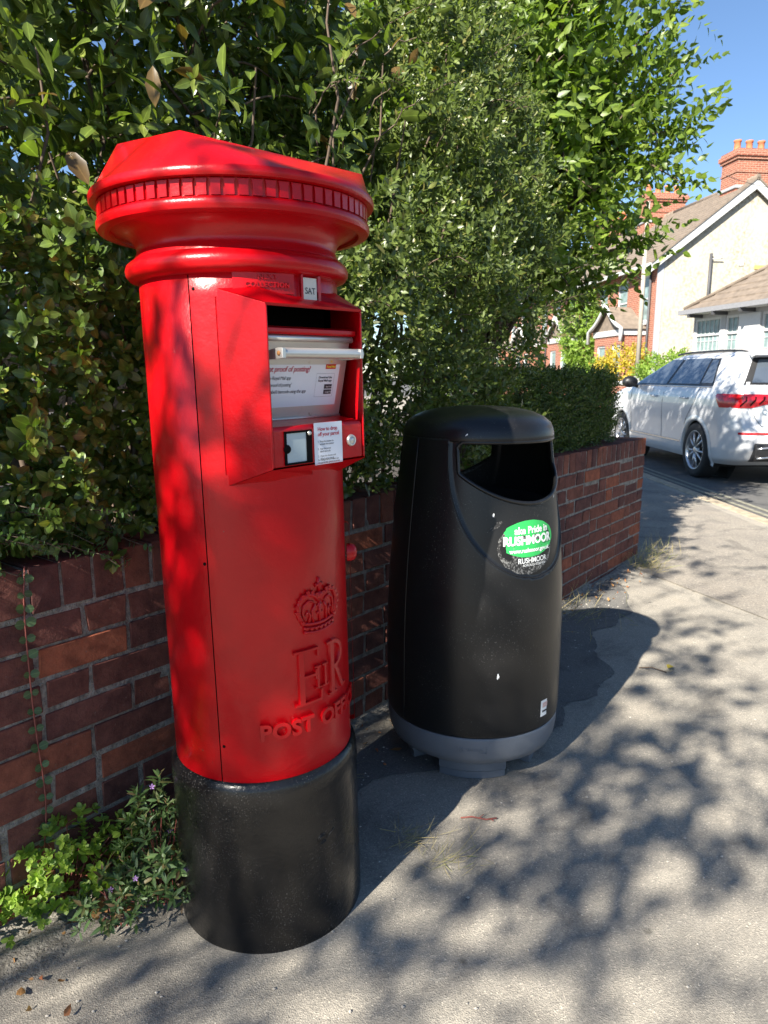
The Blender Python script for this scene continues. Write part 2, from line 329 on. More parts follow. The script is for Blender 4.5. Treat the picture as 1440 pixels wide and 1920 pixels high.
# the older, coarser footway surface beyond the joint
sheet('old_pavement_patch', [(1.60, 4.46), (1.95, 3.43), (2.25, 2.4), (2.66, 3.03), (2.96, 3.83), (3.08, 4.5), (3.09, 6.5), (3.09, 12), (3.0, 24), (1.75, 24), (1.75, 5.0)], .004, M['pave2'])
mbk = MB(); kl = [Vector((x, y, 0)) for x, y in kerb_line]
def offs(line, d):
    out = []
    for i, p in enumerate(line):
        t = (line[min(i + 1, len(line) - 1)] - line[max(i - 1, 0)]).normalized(); out.append(p + Vector((-t.y, t.x, 0)) * d)
    return out
ka, kb = offs(kl, -.01), offs(kl, .115)
def kerb_stones():
    root = tag(empty('kerb'), kind='structure'); pts = []
    for i in range(len(kl) - 1):
        n = max(1, round((kl[i + 1] - kl[i]).length / .9))
        for k in range(n):
            if kl[i].y > 24 or kl[i].y < -1: continue
            a, b = k / n, (k + 1) / n - .008
            q = [ka[i].lerp(ka[i + 1], a), ka[i].lerp(ka[i + 1], b), kb[i].lerp(kb[i + 1], b), kb[i].lerp(kb[i + 1], a)]
            mb = MB().prism([(p.x, p.y) for p in q], -.2, -.004 + random.uniform(-.003, .003) + .010, 'z'); mb.build('kerb_stone', M['kerb'], root, bevel=.006)
kerb_stones()
for d0, nm in ((.30, 0), (.42, 1)):
    la, lb = offs(kl, d0), offs(kl, d0 + .055); mb = MB()
    v = [(p.x, p.y, ROADZ + .004) for p in la] + [(p.x, p.y, ROADZ + .004) for p in lb]; n = len(kl)
    mb.add(v, [(i, i + 1, n + i + 1, n + i) for i in range(n - 1)]); tag(mb.build('road_marking_line', M['yellow']), kind='structure')
sheet('garden_soil', [tuple(p[:2]) for p in (WF(-6, .2, 0), WF(3.0, .2, 0))] + [(1.5, 24), (-14, 24), (-14, 0)], .012, M['soil'])
sheet('far_pavement', [(7.3, 13), (8.1, 13), (6.6, 60), (2.4, 60), (5.0, 40)], ROADZ + .06, M['pave2'], .1)
# dirt strip heaped along the foot of the wall
def dirt_strip():
    ns, nq = 150, 9; V = []; F = []
    for i in range(ns + 1):
        s = -2.2 + 5.2 * i / ns
        for j in range(nq + 1):
            q = .02 - (.17 + .05 * math.sin(s * 5) + .04 * math.sin(s * 13) + .02 * math.sin(s * 31)) * j / nq * (1.0 if s < -.2 else .55); h = .022 * (1 - j / nq) ** 1.3 * (.8 + .4 * math.sin(s * 9 + j)) + .004 + random.uniform(0, .006) * (1 - j / nq)
            if j == nq: h = -.004
            V.append(WF(s, q, h))
    for i in range(ns):
        for j in range(nq): a = i * (nq + 1) + j; F.append((a, a + 1, a + nq + 2, a + nq + 1))
    tag(MB().add(V, F, True).build('soil_strip', M['grit']), kind='structure')
dirt_strip()
def painted_shade_tarmac():  # darker tarmac sheet; deepens the shadow by the wall and bin through its colour
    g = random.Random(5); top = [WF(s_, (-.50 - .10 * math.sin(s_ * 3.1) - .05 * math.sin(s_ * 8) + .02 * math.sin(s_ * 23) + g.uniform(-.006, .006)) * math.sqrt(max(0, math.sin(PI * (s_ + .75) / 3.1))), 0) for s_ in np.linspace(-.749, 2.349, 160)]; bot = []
    sheet('painted_shade_strip', [tuple(p[:2]) for p in top + bot][::-1], .003, asphalt('painted_shade_tarmac', (.165, .158, .147), (.115, .112, .107), (.42, .40, .36), .6))
painted_shade_tarmac()

# ------------------------------------------------------------------ garden wall, brick by brick
def garden_wall():
    root = tag(empty('garden_wall', (W0[0], W0[1], 0), WALL_RZ), 'low red brick garden wall with brick on edge coping behind the red pillar box', 'wall')
    TH = .215; H = .815; cs = .1075; S0, S1 = -1.40, 2.995
    # mortar core, joints set back 6 mm
    MB().box(S0 - 3.3, S1 - .005, .0035, TH - .0035, -.05, H - .005).build('mortar', M['mortar'], root)
    def brick(x0, x1, z0, z1, y0=0, y1=TH):
        w, d, h = x1 - x0, y1 - y0, z1 - z0; key = (round(w, 3), round(h, 3), random.randrange(6))
        if key not in cache:
            mb = MB(); mb.box(-w / 2, w / 2, -d / 2, d / 2, -h / 2, h / 2); mb.v = [tuple(c + random.uniform(-.0030, .0030) for c in p) for p in mb.v]
            me = mb.mesh('brick'); bm = bmesh.new(); bm.from_mesh(me); bmesh.ops.bevel(bm, geom=bm.edges[:], offset=.0022, segments=1, affect='EDGES'); bm.to_mesh(me); bm.free(); me.materials.append(M['brick']); cache[key] = me
        o = link('brick', cache[key], None, root, ((x0 + x1) / 2, (y0 + y1) / 2 + random.uniform(-.0015, .0015), (z0 + z1) / 2), (random.uniform(-.006, .006), random.uniform(-.006, .006), random.uniform(-.004, .004)))
    cache = {}; j = .0115
    x = S1; zt = H
    while x > S0: brick(x - .0655, x, H - .1025, H); x -= .0655 + j
    z = H - .1025 - j; row = 0
    while z > -.02:
        x = S1 - (0 if row % 2 == 0 else 0); first = True; k = row
        while x > S0:
            L = (.215 if (k % 3) != 2 else .1025)
            if first and row % 2: L = .1025
            first = False; k += 1
            L = L * random.choice((1, 1, 1, .985)); brick(max(x - L, S0 - .1), x, z - .065, z); x -= L + j
        z -= .0755; row += 1
    # unseen stretch beyond the frame and the return along the side street
    mb = MB()
    for rr in range(10):
        for c in range(14): mb.box(S0 - .33 - .225 * c, S0 - .12 - .225 * c, 0, TH, .01 + rr * .0755, .075 + rr * .0755)
    o = mb.build('brick_course', M['brick'], root); o['kind'] = 'stuff'
    return root
garden_wall()

# ================================================================== PILLAR BOX
def pillar_box():
    root = tag(empty('pillar_box', (-.270, 1.53, 0)), 'red cast iron pillar box with parcel drawer, black base and raised crown cypher', 'post box')
    root.rotation_euler = (Matrix.Rotation(-.0195, 3, 'Y') @ Matrix.Rotation(R(49), 3, 'Z')).to_euler()
    red = M['red']
    # plinth
    MB().lathe([(.212, -.03), (.213, .01), (.2125, .10), (.2115, .30), (.2115, .335), (.2135, .345), (.2125, .358), (.2125, .366), (.2105, .380), (.2045, .392), (.198, .396), (.15, .397)], 96).build('base', M['plinth'], root, sharp=50)
    # core, fixed shell and door
    MB().lathe([(.1945, .385), (.1945, 1.035)], 96).lathe([(.1945, 1.36), (.1945, 1.41)], 96).lathe([(.1945, 1.035), (.1945, 1.36)], 64, R(52), R(308)).build('core', M['black'], root)
    def shell(name, a0, a1, r, z0, z1, th=.006, n=60, bev=.0025):
        return MB().lathe([(r - th, z0), (r - bev, z0), (r, z0 + bev), (r, z1 - bev), (r - bev, z1), (r - th, z1)], n, a0, a1).build(name, red, root)
    def door_shell(r=.1996, th=.006, e=.0025):
        mb = MB().lathe([(r - th, .393), (r - e, .393), (r, .393 + e), (r, 1.035)], 60, R(-65.2), R(64.8)).lathe([(r, 1.36), (r, 1.404 - e), (r - e, 1.404), (r - th, 1.404)], 60, R(-65.2), R(64.8))
        for a, b in ((-65.2, -51.5), (51.5, 64.8)): mb.lathe([(r, 1.035), (r, 1.36)], 8, R(a), R(b))
        return mb.build('door', red, root)
    shell('back_shell', R(66), R(294), .1990, .390, 1.412, n=90)
    door = door_shell()
    # hinge strip and lug on the right edge of the door
    mb = MB().lathe([(.197, .425), (.2105, .427), (.2105, .89), (.207, .895), (.197, .897)], 4, R(44.5), R(50)); mb.build('hinge_strip', red, root)
    def on(psi, r, z): return (r * math.sin(psi), -r * math.cos(psi), z)
    mb = MB(); pr = [(0.0, .024), (.008, .0235), (.0165, .019), (.021, .011), (.0225, 0)]
    lug = MB().lathe([(.0001 + q, p) for p, q in [(0, .0165), (.010, .0165), (.017, .014), (.022, .008), (.0235, 0)]], 16)
    a = R(47); lug.xform(lambda x, y, z: ((.203 + z) * math.sin(a) + x * math.cos(a), -(.203 + z) * math.cos(a) + x * math.sin(a), .826 + y * 1.25)).build('hinge_lug', red, root)
    # rivets/keyholes
    for psi, z in ((-67.5, .86), (-63, .475), (-63, 1.375)):
        mb = MB().lathe([(.0001, .0015), (.003, .0012), (.0035, 0)], 10); p = R(psi); mb.xform(lambda x, y, z_: ((.1992 + z_) * math.sin(p) + x * math.cos(p), -(.1992 + z_) * math.cos(p) + x * math.sin(p), z + y)).build('screw_hole', M['black'], root)
    # collar and cornice
    cap = MB().lathe([(.190, 1.400), (.2035, 1.402), (.2165, 1.407), (.2225, 1.415), (.2235, 1.424), (.2205, 1.433), (.2125, 1.440), (.2055, 1.4435), (.2035, 1.449), (.2005, 1.455), (.1985, 1.461), (.1995, 1.468), (.203, 1.476), (.209, 1.484), (.2175, 1.491), (.228, 1.4965), (.240, 1.500), (.2445, 1.5005), (.2455, 1.4965), (.2475, 1.494), (.256, 1.494), (.2665, 1.4965), (.2695, 1.502), (.2695, 1.510), (.266, 1.5155), (.2615, 1.517), (.2610, 1.5435), (.262, 1.545), (.2775, 1.546), (.2795, 1.549), (.2795, 1.558), (.277, 1.562), (.272, 1.5632)], 128).build('cap', red, root, sharp=42)
    db = MB(); db.prism([(-.0080, 0), (.0080, 0), (.0080, .018), (.0098, .0262), (-.0098, .0262), (-.0080, .018)], -.0045, .004, 'y')
    dm = db.mesh('dentil'); dm.materials.append(red)
    for k in range(72):
        a = 2 * PI * k / 72; o = link('dentil', dm, None, cap, (.2615 * math.sin(a), -.2615 * math.cos(a), 1.5172), (0, 0, a))
    # faceted roof: hull from the rim to a tilted top plate
    bm = bmesh.new(); cz = R(-49)
    for k in range(96): a = 2 * PI * k / 96; bm.verts.new((.2715 * math.sin(a), -.2715 * math.cos(a), 1.562))
    A_, B_, C_ = Vector((-.218, -.035, 1.668)), Vector((-.045, -.225, 1.630)), Vector((.258, -.050, 1.600))
    nrm = (B_ - A_).cross(C_ - A_)
    def onplane(x, y): return Vector((x, y, A_.z - (nrm.x * (x - A_.x) + nrm.y * (y - A_.y)) / nrm.z))
    for p in (A_, B_, C_, onplane(.20, .13), onplane(.04, .235), onplane(-.15, .16)):
        q = Matrix.Rotation(cz, 3, 'Z') @ p; bm.verts.new(q)
    bmesh.ops.convex_hull(bm, input=bm.verts[:]); me = bpy.data.meshes.new('roof'); bm.to_mesh(me); bm.free()
    rf = link('roof', me, red, root); b = rf.modifiers.new('b', 'BEVEL'); b.width = .004; b.segments = 2; b.limit_method = 'ANGLE'; b.angle_limit = R(14)
    for p in me.polygons: p.use_smooth = True
    rf.modifiers.new('wn', 'WEIGHTED_NORMAL')
    # ---- parcel hood (tapering sides)
    hood = MB()
    bx, by, fx, fy = .160, -.105, .1245, -.2245       # body side and front edge
    zt_b, zt_f, zb_f, zb_b = 1.382, 1.345, 1.048, 1.006
    t = .005
    for sg in (-1, 1):
        o_ = [(sg * bx, by, zt_b), (sg * fx, fy, zt_f), (sg * fx, fy, zb_f), (sg * bx, by, zb_b)]
        i_ = [(sg * (bx - t), by, zt_b - t), (sg * (fx - t), fy, zt_f - t), (sg * (fx - t), fy, zb_f + t), (sg * (bx - t), by, zb_b + t)]
        f = [(0, 1, 2, 3), (7, 6, 5, 4), (1, 5, 6, 2), (0, 4, 5, 1), (3, 2, 6, 7)]
        hood.add(o_ + i_, f if sg < 0 else [q[::-1] for q in f])
    hood.add([(-bx, by, zt_b), (-.1, -.172, zt_b - .001), (0, -.199, zt_b - .004), (.1, -.172, zt_b - .001), (bx, by, zt_b), (fx, fy, zt_f), (-fx, fy, zt_f)], [(6, 5, 4, 3, 2, 1, 0)])
    hood.add([(-fx, fy, zt_f), (fx, fy, zt_f), (fx - t, fy + .002, zt_f - t), (-fx + t, fy + .002, zt_f - t)], [(0, 3, 2, 1)])
    hood.add([(-fx, fy + .001, zt_f - t), (fx, fy + .001, zt_f - t), (bx - t, by, zt_b - .012), (-bx + t, by, zt_b - .012)], [(0, 1, 2, 3)])
    hood.add([(-bx, by, zb_b), (-.09, -.18, zb_b + .014), (0, -.199, zb_b + .018), (.09, -.18, zb_b + .014), (bx, by, zb_b), (fx, fy, zb_f), (-fx, fy, zb_f)], [(0, 1, 2, 3, 4, 5, 6)])
    hood.build('parcel_hood', red, root, bevel=.0018, seg=2)
    # dark throat and the lip under it
    MB().box(-.135, .135, -.105, -.100, 1.20, 1.375).build('slot_back', M['black'], root)
    lip = MB().prism([(-.212, 1.3035), (-.190, 1.3085), (-.190, 1.296), (-.208, 1.2925), (-.212, 1.296)], -.1185, .1185, 'x'); lip.build('slot_lip', red, root, bevel=.001)
    # steel drawer: flap leans inwards towards its hinge
    def flap(x, h, off=0):                        # h 0 at hinge, 1 at top rail
        y0, z0, y1, z1 = -.158, 1.137, -.196, 1.288; nx, nz = -(z1 - z0), -(y0 - y1); l = math.hypot(nx, nz)
        return (x, y0 + (y1 - y0) * h + off * nx / l, z0 + (z1 - z0) * h - off * (y0 - y1) / l)
    dr = MB(); dr.add([flap(-.1175, 0), flap(.1175, 0), flap(.1175, 1), flap(-.1175, 1), flap(-.1175, 0, -.004), flap(.1175, 0, -.004), flap(.1175, 1, -.004), flap(-.1175, 1, -.004)], [(0, 1, 2, 3), (7, 6, 5, 4), (0, 4, 5, 1), (2, 6, 7, 3)])
    drawer = dr.build('drawer', M['steel'], root)
    MB().tube([(-.1165, -.2005, 1.2865), (.1165, -.2005, 1.2865)], .0062, 14).build('top_rail', M['steel'], drawer)
    hb = MB().tube([(-.100, -.232, 1.2575), (.1105, -.232, 1.2575)], .0098, 18); hb.build('handle', M['steel'], drawer, bevel=.0012)
    for sx in (-.100, .104): MB().prism([(-.242, 1.2485), (-.242, 1.2665), (-.232, 1.2675), (-.182, 1.262), (-.182, 1.246), (-.232, 1.2475)], sx - .004, sx + .004, 'x').build('handle_arm', M['steel'], drawer, bevel=.001)
    MB().lathe([(.0001, .0012), (.004, .0012), (.0045, 0)], 14).xform(lambda x, y, z: (-.1045 - z, -.232 + x, 1.2575 + y)).build('handle_screw', simple('rusty_screw', (.26, .11, .03), .7, var=.4, scale=300), drawer)
    MB().tube([flap(-.117, -.01, .003), flap(.117, -.01, .003)], .0028, 8).build('hinge', M['steel'], drawer)
    def onflap(name, mat, parent, x, h, V, F):    # flat print, x/h of its centre, V in metres (x,y,z)
        L = math.hypot(.038, .151); V2 = [flap(x + a, h + b / L, .0006 + c) for a, b, c in V]; return MB().add(V2, F).build(name, mat, parent)
    def rect(w, h, z=0): return [(-w / 2, -h / 2, z), (w / 2, -h / 2, z), (w / 2, h / 2, z), (-w / 2, h / 2, z)], [(0, 1, 2, 3)]
    notice = onflap('notice', M['paper'], drawer, -.008, .405, *rect(.215, .083))
    def ftext(name, body, size, x, h, mat, shear=0, off=0, align='LEFT', z=.0006, sp=1): V, F = text_geo(body, size, align, 0, shear, off, sp); onflap(name, mat, notice, x, h, [(a, b, c + z) for a, b, c in V], F)
    ftext('notice_heading', 'Want proof of posting?', .0148, -.1095, .615, M['redink'], .18, .0002, sp=.92)
    for k, s_ in enumerate(('Open the Royal Mail app', "Tap 'Get proof of posting'", "Scan your label's barcode using the app")): ftext('notice_line', s_, .0096, (-.1120, -.1120, -.1140)[k], (.505, .42, .335)[k], M['ink'], .18, sp=.86)
    onflap('post_logo', M['rm_red'], notice, .0735, .645, *rect(.0285, .0095, .0006)); ftext('logo_text', 'Royal Mail', .0068, .0735, .645, M['rm_yel'], .15, .0002, 'CENTER', .0012, .9)
    mbv = []
    for w, h, dy in ((.0105, .0006, .0085), (.0105, .0006, -.001),): mbv.append((w, h, dy))
    V = []; F = []
    for x0, x1, y0, y1 in ((-.0053, .0053, .0098, .0102), (-.0053, -.0049, .0, .0102), (.0049, .0053, 0, .0102), (-.0025, .0025, .0025, .0045), (-.002, -.0008, .0045, .0062), (.0008, .002, .0045, .0062), (-.0005, .0005, .0045, .0072)):
        b0 = len(V); V += [(x0, y0, .0006), (x1, y0, .0006), (x1, y1, .0006), (x0, y1, .0006)]; F.append((b0, b0 + 1, b0 + 2, b0 + 3))
    onflap('logo_crest', M['rm_yel'], notice, .0735, .682, V, F)
    V = []; F = []
    for x0, x1, y0, y1 in ((-.025, .025, .0235, .0238), (-.025, .025, -.0238, -.0235), (-.025, -.0247, -.0238, .0238), (.0247, .025, -.0238, .0238)):
        b0 = len(V); V += [(x0, y0, .0006), (x1, y0, .0006), (x1, y1, .0006), (x0, y1, .0006)]; F.append((b0, b0 + 1, b0 + 2, b0 + 3))
    onflap('panel_outline', M['ink'], notice, .062, .405, V, F)
    ftext('panel_text', 'Download the', .0064, .062, .505, M['ink'], .1, .00015, 'CENTER'); ftext('panel_text', 'Royal Mail app', .0064, .062, .463, M['ink'], .1, .00015, 'CENTER')
    for k, s_ in enumerate(('App Store', 'Google Play')):
        onflap('badge', M['ink'], notice, .0725, (.385, .315)[k], *rect(.0215, .0092, .0006)); ftext('badge_text', s_, .0044, .0745, (.383, .313)[k], M['white'], 0, 0, 'CENTER', .0012, .9)
    # ---- lower console
    con = MB().prism([(-.2225, 1.050), (-.2225, 1.1165), (-.2185, 1.1255), (-.160, 1.1335), (-.160, 1.050)], -.1190, .1190, 'x').build('console', red, root, bevel=.003)
    yf = -.2228
    def onface(name, mat, x, z, V, F, parent=con, d=.0006): return MB().add([(x + a, yf - d - c, z + b) for a, b, c in V], F).build(name, mat, parent)
    win = MB(); 
    for x0, x1, z0, z1 in ((-.0345, .0345, .0275, .0315), (-.0345, .0345, -.0315, -.0275), (-.0345, -.0295, -.0315, .0315), (.0205, .0345, -.0315, .0315)): win.box(x0, x1, -.0022, 0, z0, z1)
    win.xform(lambda x, y, z: (x - .0595, yf + y - .0002, z + 1.0845)).build('scanner_frame', M['black'], con)
    onface('scanner_window', M['screen'], -.0595, 1.0845, *rect(.066, .060))
    MB().lathe([(.0001, .003), (.007, .003), (.0085, 0)], 20).xform(lambda x, y, z: (-.0875 + x, yf - .0008 - z, 1.083 + y)).build('scanner_knob', M['black'], con)
    MB().lathe([(.0001, .0035), (.0035, .003), (.0045, 0)], 14).xform(lambda x, y, z: (-.0315 + x, yf - .002 - z, 1.1095 + y)).build('scanner_screw', M['steel'], con)
    sign = onface('parcel_sign', M['paper'], .0205, 1.0865, *rect(.077, .0815))
    def stext(name, body, size, x, z, mat, off=0, sp=1): V, F = text_geo(body, size, 'LEFT', 0, 0, off, sp); onface(name, mat, x, z, V, F, sign, .0012)
    stext('sign_heading', 'How to drop', .0105, -.0085, 1.1145, M['redink'], .0002, .95); stext('sign_heading', 'off your parcel', .0105, -.0085, 1.1045, M['redink'], .0002, .95)
    for k, (a_, b_) in enumerate((('Press the button to', 'activate the scanner'), ('Scan the parcel', "label's barcode"), ('Open the drawer and', 'drop in your parcel'))):
        zz = 1.0905 - k * .0142; stext('sign_line', str(k + 1) + '.', .0055, -.0095, zz, M['ink']); stext('sign_line', a_, .0055, -.0035, zz, M['ink'], 0, .88); stext('sign_line', b_, .0055, -.0035, zz - .0052, M['ink'], 0, .88)
    stext('sign_line', 'For enlarged items or letters, use', .0050, -.0095, 1.0545, M['ink'], 0, .86); stext('sign_line', 'the appropriate opening as normal', .0050, -.0095, 1.0497, M['ink'], 0, .86)
    MB().lathe([(.0001, .005), (.0068, .005), (.0072, .004), (.0078, .004), (.0083, .0055), (.0105, .005), (.0118, .002), (.0122, 0)], 28).xform(lambda x, y, z: (.0845 + x, yf - z, 1.0865 + y)).build('button', M['steel'], con)
    # ---- raised lettering on the curved front
    Rb = .1996
    def wrap(mb, name, mat, z0, rad=Rb, psi0=0, parent=None): return mb.xform(lambda x, y, z: ((rad + z) * math.sin(psi0 + x / rad), -(rad + z) * math.cos(psi0 + x / rad), z0 + y)).build(name, mat, parent or root)
    def raised(name, body, size, z0, psi0, h=.003, off=.0006, sp=1.0, rad=Rb, parent=None):
        V, F = text_geo(body, size, 'CENTER', h, 0, off, sp, 4); return wrap(MB().add(V, F), name, red, z0, rad, R(psi0), parent)
    # collection plate above the hood
    pl = MB().lathe([(.1985, 1.366), (.2022, 1.366), (.2022, 1.4025), (.1985, 1.4025)], 24, R(-42), R(-9), False).build('collection_plate', red, root)
    raised('plate_lettering', 'NEXT', .0125, 1.3945, -24, .0030, .0003, 1.25, .2022, pl); raised('plate_lettering', 'COLLECTION', .0125, 1.3805, -24, .0030, .0003, 1.12, .2022, pl)
    MB().lathe([(.1985, 1.350), (.2075, 1.350), (.2075, 1.402), (.1985, 1.402)], 8, R(-5.6), R(-4.2), False).build('tablet_frame', red, root)
    MB().lathe([(.1985, 1.350), (.2085, 1.350), (.2085, 1.402), (.1985, 1.402)], 8, R(6.2), R(8.4), False).build('tablet_frame', red, root)
    MB().box(-.0145, .0205, -.2052, -.2035, 1.3525, 1.3975).build('day_tablet', M['plate'], root)
    V, F = text_geo('SAT', .0160, 'CENTER', 0, 0, .0001, .95); tb = MB().add([(a + .0035, -.2058, b + 1.3735) for a, b, c in V], F)
    for sx, w in ((-.0082, .003), (.0005, .003), (.0062, .003), (.0135, .0022)): tb.add([(sx - w / 2, -.2058, 1.3683), (sx + w / 2, -.2058, 1.3683), (sx + w / 2, -.2058, 1.3690), (sx - w / 2, -.2058, 1.3690)], [(0, 1, 2, 3)])
    tb.build('day_lettering', M['ink'], root)
    raised('post_office_lettering', 'POST', .047, .504, -24.5, .0058, .0016, 1.05); raised('post_office_lettering', 'OFFICE', .047, .504, 19.5, .0058, .0016, 1.02)
    # cypher E II R
    def bar(mb, x0, y0, x1, y1, w, h=.0055, n=4):
        d = Vector((x1 - x0, y1 - y0)); l = d.length; d /= l; p = Vector((-d.y, d.x)) * w / 2
        for i in range(n):
            a, b_ = Vector((x0, y0)) + d * l * i / n, Vector((x0, y0)) + d * l * (i + 1) / n
            v = [(q.x, q.y, -.001) for q in (a - p, b_ - p, b_ + p, a + p)] + [((q.x + c.x * 2) / 3 if False else q.x, q.y, h) for q, c in ((a - p * .7, a), (b_ - p * .7, b_), (b_ + p * .7, b_), (a + p * .7, a))]
            mb.add(v, [(4, 5, 6, 7), (0, 1, 5, 4), (1, 2, 6, 5), (2, 3, 7, 6), (3, 0, 4, 7)])
    E_ = MB(); bar(E_, -.052, .002, -.052, .118, .016); bar(E_, -.068, .117, -.012, .117, .007); bar(E_, -.068, .003, -.006, .003, .007); bar(E_, -.052, .061, -.018, .061, .007); bar(E_, -.012, .100, -.012, .119, .006); bar(E_, -.006, .001, -.004, .024, .006); bar(E_, -.018, .050, -.018, .072, .005)
    wrap(E_, 'cypher_letter', red, .548)
    R_ = MB(); bar(R_, .030, .002, .030, .118, .015); bar(R_, .014, .117, .046, .117, .007); bar(R_, .017, .003, .043, .003, .007); 
    pts = [(.030 + .034 * math.sin(a), .088 + .029 * math.cos(a)) for a in np.linspace(0, PI, 10)]
    for (x0, y0), (x1, y1) in zip(pts[:-1], pts[1:]): bar(R_, x0, y0, x1, y1, .0115, n=1)
    bar(R_, .040, .060, .066, .006, .013); bar(R_, .064, .004, .078, .010, .007)
    wrap(R_, 'cypher_letter', red, .548)
    I_ = MB()
    for x in (-.013, .007): bar(I_, x, .030, x, .076, .0075); bar(I_, x - .008, .076, x + .008, .076, .004, n=1); bar(I_, x - .008, .030, x + .008, .030, .004, n=1)
    wrap(I_, 'cypher_numeral', red, .548)
    # crown
    C = MB(); T = lambda pts, r, n=6: C.tube([(x, y, .001) for x, y in pts], r, n)
    arc = lambda x0, x1, y, s, k=12: [(x0 + (x1 - x0) * t, y + s * 4 * t * (1 - t)) for t in np.linspace(0, 1, k)]
    for y, r, s in ((.004, .0038, -.006), (.013, .0030, -.006), (.022, .0038, -.006)): T(arc(-.042, .042, y + .006, s), r)
    for sx in (-1, 1):
        T([(sx * .042, .026), (sx * .052, .048), (sx * .053, .066), (sx * .044, .082), (sx * .028, .088), (sx * .012, .082), (sx * .002, .070)], .0052)
        T([(sx * .038, .030), (sx * .043, .050), (sx * .040, .066), (sx * .028, .074), (sx * .015, .068)], .0026)
        T([(sx * .018, .026), (sx * .020, .050), (sx * .012, .064)], .0028); T([(sx * .030, .028), (sx * .024, .042), (sx * .030, .052), (sx * .036, .044)], .0026)
        for k in range(9):
            a_ = k / 8; x, y = [(.044, .030), (.051, .041), (.0555, .053), (.0555, .066), (.050, .077), (.041, .086), (.030, .092), (.019, .0905), (.009, .084)][k]; C.tube([(sx * x, y, 0), (sx * x, y, .0062)], .0042, 6)
    T([(0, .024), (0, .070)], .0030); T([(-.008, .044), (.008, .044)], .0028); T([(-.007, .060), (.007, .060)], .0024)
    C.tube([(0, .080, -.001), (0, .080, .004), (0, .080, .008)], [.0095, .0095, .005], 10); T([(0, .088), (0, .118)], .0036); T([(-.0105, .103), (.0105, .103)], .0042); C.tube([(0, .103, 0), (0, .103, .006)], .005, 6)
    for k in range(7): x = -.036 + .012 * k; C.tube([(x, .0125 - .006 * (1 - (x / .042) ** 2) + .0055, 0), (x, .0125 - .006 * (1 - (x / .042) ** 2) + .0055, .0055)], .0036, 6)
    wrap(C, 'crown_emblem', red, .695)
    # casting mark on the base and a chip on the door foot
    mk = MB()
    for k in range(3): mk.tube([(.012 * math.cos(a) * (1 - .25 * k), .012 * math.sin(a) * (1 - .25 * k), .0005) for a in np.linspace(.3, 5.6, 14)], .0012, 5)
    mk.tube([(.012, -.006, .0005), (.024, .004, .0005), (.034, .010, .0005)], .0012, 5); wrap(mk, 'casting_mark', M['plinth'], .235, .2118, R(-7))
    return root
pillar_box()

